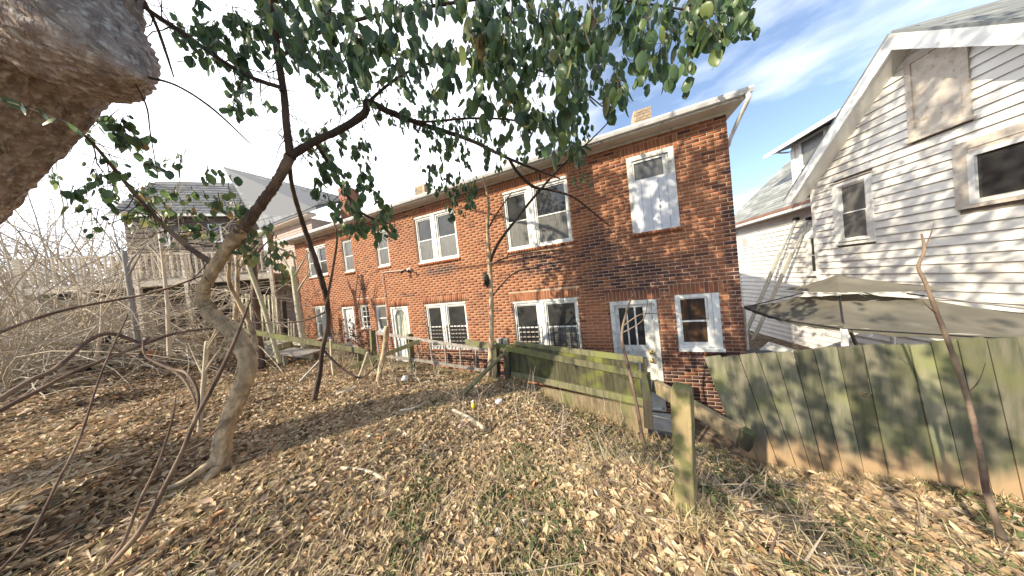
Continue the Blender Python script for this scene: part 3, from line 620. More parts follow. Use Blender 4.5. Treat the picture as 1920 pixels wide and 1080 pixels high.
# rakes (overhanging bargeboards with soffit) and roof slabs
def slab(name, fr, p0, p1, n0, n1, th, mt, parent=wh):
    """slab along the slope from p0=(u,z) to p1, between n0 and n1, thickness th downward"""
    O = fr[0]; d = Vector((p1[0]-p0[0], 0, p1[1]-p0[1])).normalized(); pr = (-d.z, d.x)
    if pr[1] < 0: pr = (-pr[0], -pr[1])
    c = []
    for n_ in (n0, n1):
        for off in (-th, 0):
            for p in (p0, p1): c.append(O+UW*(p[0]+pr[0]*off)+ZU*(p[1]+pr[1]*off)+NW*n_)
    return MB().hexa(c).build(name, mt, parent)
OVG = .28
ga = (GA[0], GA[1]+.02); gl = (-1.42, ga[1]-(ga[0]+1.42)*SLP); gr = (4.9, ga[1]-(4.9-ga[0])*.96)
slab('rake_board', FW, gl, ga, OVG, OVG+.035, .20, m_white); slab('rake_board', FW, ga, gr, OVG, OVG+.035, .20, m_white)
slab('rake_soffit', FW, (gl[0]+.03, gl[1]-.0), (ga[0], ga[1]-.03), 0.0, OVG-.002, .17, m_siding); slab('rake_soffit', FW, (ga[0], ga[1]-.03), gr, 0.0, OVG-.002, .17, m_siding)
slab('roof', FW, gl, ga, -5, OVG+.033, -.04, m_shingle); rf_r = slab('roof', FW, ga, gr, -5, OVG+.033, -.04, m_shingle)
def shingles(fr, org, du, dv, nu, nv, wu, wv, mt, name='shingle_courses', th=.012, par=wh):
    """rows of shingles on a plane: org + u*du + v*dv, dv up the slope"""
    nrm = du.cross(dv).normalized()
    if nrm.z < 0: nrm = -nrm
    V = []; Fs = []; rnd = []
    for j in range(nv):
        for i in range(-1, nu):
            a0 = max(0, (i+(.5 if j % 2 else 0))*wu+.004); a1 = min(nu*wu, (i+1+(.5 if j % 2 else 0))*wu-.004)
            if a1-a0 < .02: continue
            b0 = j*wv; b1 = b0+wv*1.02; k = random.uniform(.6, 1.5)*th
            q = [org+du*a0+dv*b0+nrm*.002, org+du*a1+dv*b0+nrm*.002, org+du*a1+dv*b0+nrm*k, org+du*a0+dv*b0+nrm*k, org+du*a1+dv*b1+nrm*.002, org+du*a0+dv*b1+nrm*.002]
            s_ = len(V); V += [tuple(v) for v in q]; Fs += [(s_,s_+1,s_+2,s_+3),(s_+3,s_+2,s_+4,s_+5)]; rnd += [random.random()]*2
    return npmesh(name, np.array(V), np.array(Fs), mt, par, attr=dict(rnd=np.array(rnd)), kind='stuff')
sl_d = (UW*-1+ZU*.96).normalized()
shingles(FW, FW[0]+UW*4.9+ZU*(gr[1]+.045)+NW*(OVG+.03)+sl_d*.0, -NW, sl_d, 16, 32, .3, .18, m_shingle)
# rear roof: eave along U, rising away from us
eo = FW2[0]+NW*.35; RS = .95
reave0, reave1 = LU0-.25, -.9
O = eo; rise = (-NW+ZU*RS).normalized()
e0 = O+UW*reave0+ZU*(ez+.03); e1 = O+UW*.3+ZU*(ez+.03); ln = 3.3
MB().hexa([e0-ZU*.03, e1-ZU*.03, e0+rise*ln-ZU*.03, e1+rise*ln-ZU*.03, e0+ZU*.0, e1+ZU*.0, e0+rise*ln, e1+rise*ln]).build('roof', m_shingle, wh)
shingles(FW2, e0+ZU*.006, UW, rise, 11, 22, .3, .15, m_shingle)
MB().beam(e0-ZU*.03, e1-ZU*.03, .03, .085).build('eave_trim', m_drip, wh)
MB().beam(e0-ZU*.115-NW*.01, e1-ZU*.115-NW*.01, .025, .10).build('fascia', m_white, wh)
MB().hexa([e0-ZU*.17-NW*.02, e1-ZU*.17-NW*.02, e0-ZU*.17-NW*.36, e1-ZU*.17-NW*.36, e0-ZU*.155-NW*.02, e1-ZU*.155-NW*.02, e0-ZU*.155-NW*.36, e1-ZU*.155-NW*.36]).build('eave_soffit', m_soffit, wh)
# dormer on the rear roof
DN = -.35                                  # front plane, relative to FW2
du0, dz0_ = uw(1487, 345, FW2, DN); du1, dz1_ = uw(1553, 240, FW2, DN)
_, dzt0 = uw(1485, 275, FW2, DN); FD = (FW2[0]+NW*DN, UW, NW)
dm0 = min(uw(1487,345,FW2,DN)[1], uw(1490,340,FW2,DN)[1])-.1
du2 = .5
dzt = (dzt0+uw(1550, 235, FW2, DN)[1])/2+.0
dorm = MB().box(FD, du0, du2, dm0-.25, dzt, -2.2, -.02).build('dormer', m_siding, wh)
for k in range(12):
    zz = dm0-.25+k*.12
    if zz+.12 < dzt: MB().box(FD, du0-.004, du0+.12, zz+.004, zz+.118, -.02, .008).build('dormer_siding', m_siding, dorm)
wu0, _ = uw(1503, 320, FW2, DN); wu1, _ = uw(1546, 280, FW2, DN); wz1 = uw(1523, 256, FW2, DN)[1]; wz0 = uw(1508, 312, FW2, DN)[1]
m = MB(); frame_ring(m, FD, wu0, wu1+.1, wz0-.05, wz1+.06, .07, -.02, .03); m.build('dormer_window', m_white, dorm)
MB().box(FD, wu0+.07, wu1+.03, wz0+.02, wz1-.01, -.01, .005).build('pane', m_glassgrey, dorm)
for k in range(9): MB().box(FD, wu1+.11, du2, dm0+k*.12, dm0+k*.12+.112, -.02, .01).build('dormer_siding', m_ply, dorm)
a0 = FD[0]+UW*(du0-.42)+NW*.38+ZU*(dzt-.02); a1 = FD[0]+UW*du2+NW*.38+ZU*(dzt-.02); bk = -NW*2.8+ZU*.55
MB().hexa([a0, a1, a0+bk, a1+bk, a0+ZU*.05, a1+ZU*.05, a0+bk+ZU*.05, a1+bk+ZU*.05]).build('dormer_roof', m_shingle, wh)
MB().beam(a0+ZU*.0+NW*.012, a1+ZU*.0+NW*.012, .02, .12).build('dormer_fascia', m_gutter, wh)
MB().tube([a0+UW*.35-ZU*.02, a0+UW*.38-ZU*.10-NW*.2, FD[0]+UW*(du0-.02)+NW*.02+ZU*(dzt-.15)], .025, 6).build('downspout', m_gutter, wh)

# ------------------------------------------------------------------ extension ladder on the white house
lt = FW2[0]+UW*uw(1510,409,FW2)[0]+NW*.06+ZU*uw(1510,409,FW2)[1]
ladder = empty('extension_ladder', (lt.x-1.4, lt.y, -2.95), 'tall aluminium extension ladder leaning on the white clapboard wall', 'ladder')
P0 = FW2[0]+UW*uw(1497,410,FW2)[0]+NW*.06+ZU*uw(1497,410,FW2)[1]; P1 = FW2[0]+UW*uw(1522,409,FW2)[0]+NW*.06+ZU*uw(1522,409,FW2)[1]
Q0 = onplane(1411, 600, P0+NW*.55, NW); Q1 = Q0+(P1-P0)
def ladrail(a, b, nm, mt, par, wd=.022, ht=.05): MB().beam(a, b, wd, ht, up=NW).build(nm, mt, par)
Q0e = P0+(Q0-P0)*1.25; Q1e = P1+(Q1-P1)*1.25
ladrail(P0, Q0e, 'rail', m_alu, ladder); ladrail(P1, Q1e, 'rail', m_alu, ladder)
off = NW*.07; f0 = .28
ladrail(P0+(Q0-P0)*f0+off, Q0e+off, 'lower_rail', m_yellowal, ladder); ladrail(P1+(Q1-P1)*f0+off, Q1e+off, 'lower_rail', m_yellowal, ladder)
nr = 16
for k in range(nr):
    t_ = .05+k*.078; MB().tube([P0+(Q0-P0)*t_, P1+(Q1-P1)*t_], .014, 6).build('rung', m_alu, ladder)
for p in (P0, P1): MB().tube([p-UW*.05+ZU*.0, p+UW*.05], .05, 10).build('rubber_bumper', m_rubber, ladder, smooth=True)

# ------------------------------------------------------------------ gazebo with two-tier cloth roof
gz = empty('gazebo', (3.6, 5.05, -2.95), 'taupe cloth gazebo with a vented two-tier roof beside white house', 'gazebo')
NC = Vector((2.75,3.85,-.95)); LC = Vector((2.98,6.2,-1.03)); RC = Vector((4.75,3.75,-1.0)); FC = Vector((4.95,6.1,-1.0)); PK = Vector((3.60,5.08,-.42))
def cloth(corners, apex, mt, par, name, inner=0.0, sag=.06, nu=10, nvv=8):
    m = MB(); k = len(corners)
    for i in range(k):
        A = corners[i]; Bq = corners[(i+1) % k]; vs = []
        for j in range(nvv+1):
            t_ = inner+(1-inner)*j/nvv
            for s_ in range(nu+1):
                q = s_/nu; e = A.lerp(Bq, q); p = apex.lerp(e, t_)
                p = p-ZU*(sag*4*q*(1-q)*t_*t_*.6) - ZU*(sag*.9*math.sin(math.pi*t_)) + ZU*.006*math.sin(q*23+t_*11)
                vs.append(p)
        m.add(vs, [(j*(nu+1)+s_, j*(nu+1)+s_+1, (j+1)*(nu+1)+s_+1, (j+1)*(nu+1)+s_) for j in range(nvv) for s_ in range(nu)])
    o = m.build(name, mt, par, smooth=True); return o
CN = [NC, RC, FC, LC]
cloth(CN, PK-ZU*.08, m_fabric, gz, 'lower_canopy', inner=.36, sag=.13)
up = [PK.lerp(c, .47)+ZU*(.045) for c in CN]; cloth(up, PK, m_fabric, gz, 'upper_canopy', sag=.025)
for i in range(4):
    A = CN[i]; Bq = CN[(i+1)%4]; m = MB(); vs = []
    for s_ in range(17):
        q = s_/16; e = A.lerp(Bq, q)-ZU*(.13*4*q*(1-q)*.6); vs += [e, e-ZU*(.06+.01*math.sin(q*40))]
    m.add(vs, [(2*s_, 2*s_+2, 2*s_+3, 2*s_+1) for s_ in range(16)]); m.build('valance', m_fabric, gz)
    MB().tube([A-ZU*.03, A.lerp(Bq,.5)-ZU*.11, Bq-ZU*.03], .008, 6).build('canopy_frame', m_iron, gz)
    MB().tube([A-ZU*.03, Vector((A.x, A.y, -3.0))], .028, 8).build('pole', m_gutter, gz)
    MB().tube([A.lerp(PK, .03)-ZU*.04, PK.lerp(A, .3)-ZU*.12], .010, 5).build('rafter', m_iron, gz)
MB().tube([NC+Vector((.05,0,-.05)), NC+Vector((.5,.5,-.55))], .016, 5).build('brace', m_iron, gz)

# ------------------------------------------------------------------ right board fence
fl = at(1395, 855, 2.34); fr_ = at(1900, 925, 1.55)
ud = Vector((fr_.x-fl.x, fr_.y-fl.y, 0)).normalized(); fn = ud.cross(ZU)
fence = empty('board_fence', (2.0, 2.85, -2.1), 'mossy close-board wooden fence at the right of the yard', 'fence')
TX = [1320,1353,1386,1420,1455,1488,1526,1570,1617,1660,1704,1745,1795,1850,1908,1975,2050]
BX = [1389,1421,1459,1493,1520,1545,1582,1622,1669,1715,1765,1812,1862,1920,1985,2060,2140]
for i in range(len(TX)-1):
    ty = lambda x: np.interp(x, [1320,1418,1488,1704,1908,2050], [671,661,657,645,633,626]); by = lambda x: np.interp(x, [1389,1421,1535,1669,1765,1920,2140], [846,856,874,894,909,930,965])
    dzt_ = random.uniform(-.016, .016)
    tl = onplane(TX[i], ty(TX[i]), fl, fn); tr2 = onplane(TX[i+1], ty(TX[i+1]), fl, fn); bl = onplane(BX[i], by(BX[i]), fl, fn); br = onplane(BX[i+1], by(BX[i+1]), fl, fn)
    g_ = ud*random.uniform(.0018,.0036); pn = fn*random.uniform(-.006, .006); bl = bl-ZU*.05; br = br-ZU*.05
    tl = tl+ZU*dzt_; tr2 = tr2+ZU*(dzt_+random.uniform(-.004,.004))
    ear = ud*.008; c = MB()
    V8 = [bl+g_, br-g_, br-g_, bl+g_]
    pl_ = [bl+g_, br-g_, tr2-g_-ZU*.010, tr2-g_-ear, tl+g_+ear, tl+g_-ZU*.010]
    c.add([p+pn for p in pl_]+[p+pn-fn*.019 for p in pl_], [(0,1,2,3,4,5),(11,10,9,8,7,6)]+[(k, k+6, (k+1)%6+6, (k+1)%6) for k in range(6)])
    c.build('board', m_fence, fence)
for f_ in (.18, .85):
    a = onplane(1325, 670, fl, fn); b = onplane(2045, 627, fl, fn); MB().beam(a-fn*.05-ZU*(1.15*f_-.02)+ud*.2*f_, b-fn*.05-ZU*(1.15*f_), .04, .085).build('rail', m_grey, fence)
# knot with a frayed hole
kc = onplane(1622, 738, fl, fn)
MB().tube([kc+fn*.012+Vector((.02*math.cos(t), 0, .016*math.sin(t))) for t in np.linspace(0, 6.28, 9)], .006, 5).build('knot', m_darkpost, fence)

# ------------------------------------------------------------------ front post and sloping timber rail
fp = at(1285, 948, 1.25); post = empty('fence_post', fp, 'square lichen covered post with chamfered top in front of sloping rail', 'post')
ft = at(1278, 727, 1.25+.01); ang = R(-28); U1 = Vector((math.cos(ang), math.sin(ang), 0)); V1 = Vector((-math.sin(ang), math.cos(ang), 0)); hw_ = .046
def squarepost(b, t_, hw, mt, par, name='post', ch=.02):
    m = MB(); vs = []; rows = 7
    for j in range(rows+1):
        q = j/rows; c = b.lerp(t_, q); s_ = hw*(1+.03*math.sin(q*9))
        for a_, b_ in ((-1,-1),(1,-1),(1,1),(-1,1)): vs.append(c+U1*a_*s_+V1*b_*s_ )
    c = t_+ZU*ch
    for a_, b_ in ((-1,-1),(1,-1),(1,1),(-1,1)): vs.append(c+U1*a_*(hw-ch)+V1*b_*(hw-ch))
    f = [(j*4+k, j*4+(k+1)%4, (j+1)*4+(k+1)%4, (j+1)*4+k) for j in range(rows+1) for k in range(4)]+[(3,2,1,0), tuple((rows+1)*4+k for k in range(4))]
    m.add(vs, f); return m.build(name, mt, par, bevel=.004)
squarepost(fp-ZU*.12, ft, hw_, m_post, post, 'shaft')
rl = empty('timber_rail', at(1220, 725, 2.8), 'thick sloping timber rail running down to the board fence', 'rail')
ra = at(1226, 722, 2.95); rb = at(1391, 818, 2.18)
MB().beam(ra, ra.lerp(rb, .985), .09, .17).build('timber', m_timber, rl, bevel=.006)
bq = at(1377, 822, 2.16); MB().beam(ra.lerp(rb, .985)+ZU*.0, ra.lerp(rb,1.09), .096, .20).build('end_block', m_darkpost, rl, bevel=.006)

# ------------------------------------------------------------------ green board panel on the retaining edge
A_ = at(948, 710, 4.2); Bp = at(1215, 815, 3.0); pu = Vector((Bp.x-A_.x, Bp.y-A_.y, 0)).normalized(); pn_ = pu.cross(ZU)
panel = empty('low_fence', A_, 'low fence panel green with algae above the retaining timber', 'fence')
def pp(x, y, o=0): return onplane(x, y, A_+pn_*o, pn_)
bx = np.concatenate([[958,967,978,992,1005,1019], np.linspace(1034, 1205, 11)])
for i in range(len(bx)-1):
    x0_, x1_ = bx[i], bx[i+1]; yt = lambda x: np.interp(x, [958,1205], [648,686])-3; yb = lambda x: np.interp(x, [958,1205], [700,758])
    q = [pp(x0_+.2, yb(x0_)+6), pp(x1_-.2, yb(x1_)+6), pp(x0_+.2, yt(x0_)), pp(x1_-.2, yt(x1_))]; q = [q[0], q[1], Vector((q[0].x,q[0].y,q[2].z)), Vector((q[1].x,q[1].y,q[3].z))]
    o_ = pn_*random.uniform(-.004,.004); MB().hexa([p-pn_*.02+o_ for p in q]+[p+o_ for p in q]).build('board', m_green, panel)
def prail(x0, y0, x1, y1, th0, th1, o, mt=m_rail, nm='rail', thick=.04):
    a = pp(x0, y0, o); b = pp(x1, y1, o); a2 = pp(x0, y0+th0, o); b2 = pp(x1, y1+th1, o)
    q = [a2, b2, a, b]; return MB().hexa([p-pn_*thick for p in q]+q).build(nm, mt, panel, bevel=.003)
prail(962, 640.5, 1206, 670, 9, 11, -.03); prail(924, 643, 1207, 699, 10, 12, .045); prail(958, 697, 1207, 749, 10, 13, .045)
prail(943, 712, 1212, 768, 19, 24, .06, m_timber, 'retaining_board', .05)
prail(943, 731, 1215, 793, 14, 22, .055, m_timber, 'retaining_board', .05)
def ppost(x0, y0, x1, y1, wpx, o, mt, nm='post'):
    a = pp(x0, y0, o); b = pp(x1, y1, o); wd = abs((pp(x0+wpx, y0, o)-a).length); MB().beam(a, b, wd*.9, wd*.9, up=pn_).build(nm, mt, panel, bevel=.005)
ppost(951, 656, 955, 722, 11, .0, m_darkpost); ppost(929, 641, 931, 712, 10, -.02, m_darkpost); ppost(1207, 671, 1210, 745, 13, -.08, m_darkpost); ppost(1211, 699, 1216, 800, 19, .05, m_darkpost)
for x0_ in (937, 949): ppost(x0_, 634, x0_+1, 652, 9, -.06, m_grey, 'picket')
prail(872, 636, 922, 645, 11, 11, .0, m_rail, 'rail')
# leaning board left of the panel
def stick(name, pts, rad, mt, label, cat, group=None, sides=6, jit=.08, n=5):
    p = [at(*q) for q in pts]; s_, r_ = spline(p, n, rad if hasattr(rad, '__len__') else [rad]*len(p))
    m = MB().tube(s_, r_, sides, jit); o = m.build(name, mt, smooth=True); return tag(o, label, cat, group)
def plank(name, a, b, wd, ht, mt, label, cat, group=None, up=ZU):
    o = MB().beam(a, b, wd, ht, up).build(name, mt, bevel=.003); return tag(o, label, cat, group)
plank('leaning_board', at(941,666,4.05), at(850,757,3.4), .10, .03, m_rail, 'mossy board leaning down from the left end of the green panel', 'board')
# retaining timbers continuing left
tw = empty('retaining_edge', (-4, 3.9, -1.9), 'low timber retaining edge running left from the green panel', 'retaining wall')
pts = [(-1.95,3.83),(-3.2,3.98),(-4.6,3.99),(-5.9,3.93),(-7.3,4.1),(-8.6,4.3)]
for a, b in zip(pts[:-1], pts[1:]):
    for k in range(2):
        za = h(a[0], a[1]-.25)+.015-k*.15; zb = h(b[0], b[1]-.25)+.015-k*.15
        MB().beam((a[0], a[1], za-.06), (b[0]+.01, b[1], zb-.06), .13, .145).build('timber', m_timber, tw, bevel=.006)

# ------------------------------------------------------------------ broken post and rail fence further left
def sp(name, x0, y0, x1, y1, d, wpx, mt, label, cat='post', group=None):
    a = at(x0, y0, d); b = at(x1, y1, d); wd = wpx*d/400*.78; o = MB().beam(a, b, wd, wd, up=Vector((.3,1,0))).build(name, mt, bevel=.004); return tag(o, label, cat, group)
sp('fence_post', 698, 619, 703, 690, 5.1, 10, m_rail, 'green weathered post left of the arched storm door', group='old yard posts')
sp('fence_post', 768, 626, 773, 692, 4.9, 11, m_rail, 'green weathered post in front of the arched storm door', group='old yard posts')
sp('fence_post', 674, 652, 677, 694, 4.9, 9, m_rail, 'short mossy post at the right end of the long low rail', group='old yard posts')
plank('broken_rail', at(656,690,4.4), at(786,640,4.75), .04, .09, m_rail, 'mossy rail slanting up from the ground to the post by the arched door', 'rail')
plank('long_rail', at(452,619,5.0), at(688,660,4.8), .04, .11, m_rail, 'long low mossy rail behind the twisted tree', 'rail')
stick('broken_stake', [(725,612,4.2),(722,650,4.2),(714,690,4.2),(706,742,4.2)], [.045,.05,.05,.055], m_bark_tan, 'rough broken stake standing right of the dark slender trunk', 'stake')
plank('grey_plank', at(612,663,4.4), at(562,716,4.1), .07, .03, m_grey, 'grey plank propped against the brush behind the dark slender trunk', 'board')
stick('pale_stick', [(620,636,4.6),(622,670,4.6),(626,705,4.6)], [.02,.022,.025], m_cane, 'pale upright stick right of the dark slender trunk', 'stick')
stick('leaning_stick', [(690,660,4.3),(680,690,4.3),(668,722,4.3)], [.025,.028,.03], m_palewood, 'short pale stick leaning left of the broken stake', 'stick')
# ladder on its side
ol = empty('old_ladder', at(800, 690, 4.8), 'old weathered ladder lying on its side in front of the paired lower window', 'ladder')
def poly(ptsd): return [at(*q) for q in ptsd]
t0, t1, t2_ = at(706,624,5.0), at(784,636,4.8), at(986,668,4.35); b0_, b1_, b2_ = at(711,666,5.0), at(790,676,4.8), at(980,706,4.35)
for a, b in ((t0,t1),(t1,t2_)): MB().beam(a, b, .03, .062).build('rail', m_grey, ol)
for a, b in ((b0_,b1_),(b1_,b2_)): MB().beam(a, b, .03, .062).build('rail', m_grey, ol)
for k in range(12):
    q = k/11; a = t0.lerp(t1, q/.38) if q < .38 else t1.lerp(t2_, (q-.38)/.62); b = b0_.lerp(b1_, q/.38) if q < .38 else b1_.lerp(b2_, (q-.38)/.62)
    MB().tube([a, b], .018, 6).build('rung', m_grey, ol)

# ------------------------------------------------------------------ left: pale board screen, bench, planter box
scr = empty('board_screen', at(495, 640, 7.2), 'upright screen of pale uneven boards beside the tan house', 'fence')
for i in range(10):
    x = 459+i*7.0; tp = 551+[3,0,2,-2,0,3,1,2,4,6][i]
    a = at(x, 640, 7.2); b = at(x-5, tp, 7.2); MB().beam(a, b, .115, .02, up=Vector((0,1,0))).build('board', m_palewood, scr)
MB().beam(at(537,662,7.0), at(531,563,7.0), .10, .10, up=Vector((0,1,0))).build('post', m_darkpost, scr)
for i in range(3): MB().beam(at(543+i*5,662,6.9), at(541+i*5,598+i*4,6.9), .05, .02, up=Vector((0,1,0))).build('picket', m_palewood, scr)
pb = empty('planter_box', at(518, 680, 6.6), 'tall pale wooden box beside the workbench', 'box')
for k in range(4):
    a = at(503, 645+k*9, 6.6); b = at(533, 648+k*9, 6.6); MB().beam(a, b, .4, .13).build('board', m_palewood, pb)
MB().beam(at(500,640,6.6), at(537,643,6.6), .5, .05).build('lid', m_palewood, pb)
bn = empty('workbench', at(560, 690, 6.2), 'low wooden bench with a grey top and dark stuff below', 'bench')
MB().beam(at(530,658,6.3), at(588,662,6.1), .5, .05).build('bench_top', m_grey, bn); MB().beam(at(528,664,6.2), at(586,669,6.0), .04, .09).build('apron', m_palewood, bn)
for x in (533, 583): MB().beam(at(x,663,6.1), at(x+3,694,6.1), .08, .08, up=Vector((0,1,0))).build('leg', m_palewood, bn)
MB().beam(at(560,640,6.6), at(582,643,6.5), .3, .12).build('drawer', m_palewood, bn)
o = MB().box((at(560,690,6.7), Vector((1,0,0)), Vector((0,-1,0))), -.5, .55, -.05, .38, -.2, .2).build('dark_block', m_black, bevel=.03); tag(o, 'plain black tub pushed under the low wooden bench', 'block')  # plain block filling the dark space below the bench top

# ------------------------------------------------------------------ tan house, brown house and deck on the left
def siding_wall(fr, x0, x1, z0, z1, ex, mt, par, tilt=.012):
    z = z0; O, U, Nn = fr
    while z < z1:
        zt = min(z+ex, z1); c = [O+U*x0+ZU*z-Nn*.02, O+U*x1+ZU*z-Nn*.02, O+U*x0+ZU*zt-Nn*.02, O+U*x1+ZU*zt-Nn*.02, O+U*x0+ZU*z+Nn*tilt, O+U*x1+ZU*z+Nn*tilt, O+U*x0+ZU*zt-Nn*.004, O+U*x1+ZU*zt-Nn*.004]
        MB().hexa(c).build('siding_board', mt, par); z += ex
YT = 5.7; FT = (Vector((0, YT, 0)), Vector((1,0,0)), Vector((0,-1,0)))
th_x0 = onplane(506, 520, Vector((0,YT,0)), Vector((0,1,0))).x; th_z = onplane(530, 428, Vector((0,YT,0)), Vector((0,1,0))).z
tan = empty('tan_house', ((th_x0-11.6)/2, YT, -1.5), 'tan sided house with a pale grey shingle roof beyond the brick row', 'house')
MB().box(FT, th_x0, -11.3, -1.7, th_z, -6, -.02).build('wall_core', m_tansiding, tan)
siding_wall(FT, th_x0+.15, -11.3, -1.6, th_z, .115, m_tansiding, tan)
MB().box(FT, th_x0-.08, th_x0+.30, -1.6, th_z, -.05, .05).build('corner_board', m_white, tan)
MB().box(FT, th_x0-.3, -10.9, th_z, th_z+.12, 0, .32).build('fascia', m_soffit, tan)
eL = onplane(488, 428, Vector((0,YT-.35,0)), Vector((0,1,0))); eR = Vector((-10.2, YT-.35, eL.z)); ap = onplane(418, 312, Vector((0,YT+3.2,0)), Vector((0,1,0))); ap2 = onplane(655, 372, Vector((0,YT+2.2,0)), Vector((0,1,0)))
m = MB(); m.add([eL, eR, ap2, ap, eL-ZU*.1, eR-ZU*.1, ap2-ZU*.1, ap-ZU*.1], [(0,1,2,3),(7,6,5,4),(0,4,5,1),(1,5,6,2),(2,6,7,3),(3,7,4,0)]); m.build('roof', m_slate, tan)
V = []; Fs = []; rnd = []
for j in range(16):      # shingle courses between eave and hip
    f0_, f1_ = j/16, (j+1)/16
    for i in range(26):
        g0_, g1_ = i/26+.001, (i+1)/26-.001; lft = lambda g_, f_: (eL.lerp(eR, g_)).lerp(ap.lerp(ap2, g_), f_)
        q_ = [lft(g0_, f0_)+ZU*.03, lft(g1_, f0_)+ZU*.03, lft(g1_, f1_)+ZU*.008, lft(g0_, f1_)+ZU*.008]; n_ = len(V); V += [tuple(v) for v in q_]; Fs.append((n_, n_+1, n_+2, n_+3)); rnd.append(random.random())
npmesh('shingle_courses', np.array(V), np.array(Fs), m_slate, tan, attr=dict(rnd=np.array(rnd)), kind='stuff')
MB().box(FT, -10.75, -10.2, 2.5, onplane(655, 345, Vector((0,YT+.9,0)), Vector((0,1,0))).z, -1.5, -.9).build('chimney', m_redbrick, tan)
# brown house
bh = empty('brown_house', (-19, 6, -1.2), 'brown house with grey roof partly hidden by the bare bushes', 'house')
c0 = at(240, 470, 13); c1_ = at(500, 470, 15); du_ = Vector((c1_.x-c0.x, c1_.y-c0.y, 0)); LNG = du_.length; du_.normalize(); FH = (Vector((c0.x, c0.y, 0)), du_, du_.cross(ZU))
hz = lambda x, y: (lambda q: ((q-FH[0]).dot(du_), q.z))(onplane(x, y, FH[0], FH[2]))
e_u0, e_z = hz(240, 395); pk = hz(405, 330); e1u, e1z = hz(500, 400)
MB().box(FH, 0, e1u, -1.6, e_z*.95, -5, -.02).build('wall_core', m_darksiding, bh)
siding_wall(FH, 0, e1u, -1.4, e_z*.95, .24, m_darksiding, bh, .03)
for (xa, ya, xb, yb2) in ((300,430,318,462),(395,420,415,455),(455,425,468,455)):
    ua, za = hz(xa, yb2); ub, zb = hz(xb, ya); m = MB(); frame_ring(m, FH, ua, ub, za, zb, .09, -.02, .05); wf_ = m.build('window', m_white, bh); MB().box(FH, ua+.09, ub-.09, za+.09, zb-.09, -.01, .02).build('pane', m_glass, wf_)
r0 = FH[0]-du_*.3+FH[2]*.4+ZU*e_z*.95; rw = du_*(e1u+.6); rup = -FH[2]*2.6+ZU*(pk[1]-e_z*.95+.55)
MB().hexa([r0-ZU*.08, r0+rw-ZU*.08, r0+rup-ZU*.08, r0+rw+rup-ZU*.08, r0, r0+rw, r0+rup+du_*1.2, r0+rw+rup]).build('roof', m_slate, bh)
shingles(None, r0+ZU*.01, du_, rup.normalized(), int((e1u+.6)/.5), int(rup.length/.32), .5, .32, m_slate, par=bh, th=.03)
MB().beam(r0-ZU*.06+FH[2]*.02, r0+rw-ZU*.06+FH[2]*.02, .03, .16).build('fascia', m_white, bh)
# deck
deck = empty('raised_deck', (-12, 3, -1.3), 'raised wooden deck with baluster railing behind the brush', 'deck')
DZ = 1.5
def lev(x, d, z=DZ):
    r = ray(x, 540); p = r*d; return Vector((p.x, p.y, z))
D0 = lev(40, 6.6); D1 = lev(512, 8.6); dd = (D1-D0); dl_ = dd.length; dn_ = dd.normalized(); din = dn_.cross(ZU)*-1
for k in range(10):
    MB().hexa([D0+din*(k*.3)-ZU*.04, D1+din*(k*.3)-ZU*.04, D0+din*(k*.3+.28)-ZU*.04, D1+din*(k*.3+.28)-ZU*.04, D0+din*(k*.3), D1+din*(k*.3), D0+din*(k*.3+.28), D1+din*(k*.3+.28)]).build('deck_board', m_deck, deck)
MB().beam(D0-ZU*.15-din*.02, D1-ZU*.15-din*.02, .04, .2).build('rim_joist', m_deck, deck); MB().beam(D0-ZU*.36+din*.25, D1-ZU*.36+din*.25, .1, .2).build('beam', m_darkpost, deck)
MB().beam(D0+ZU*.86, D1+ZU*.86, .09, .04).build('top_rail', m_deck, deck); MB().beam(D0+ZU*.10, D1+ZU*.10, .04, .06).build('bottom_rail', m_deck, deck)
nbal = int(dl_/.15)
for k in range(nbal):
    p = D0+dn_*((k+.5)*dl_/nbal); MB().beam(p+ZU*.05-din*.03, p+ZU*.84-din*.03, .055, .03, up=dn_).build('baluster', m_deck, deck)
for q in (0, .2, .4, .6, .8, 1.0):
    p = D0.lerp(D1, q); MB().beam(Vector((p.x, p.y, -1.5)), p+ZU*.88, .10, .10, up=dn_).build('post', m_deck, deck)
for q in (.1, .3, .5, .7, .9):
    p = D0.lerp(D1, q)+din*3; MB().beam(Vector((p.x, p.y, -1.5)), p, .13, .13, up=dn_).build('post', m_darkpost, deck)
MB().hexa([D0+din*3.2+ZU*-2.7, D1+din*3.2-ZU*2.7, D0+din*3.2, D1+din*3.2, D0+din*3.3-ZU*2.7, D1+din*3.3-ZU*2.7, D0+din*3.3, D1+din*3.3]).build('back_wall', m_deckshade, deck)  # dark sheet closing the back, coloured for the shade below the deck
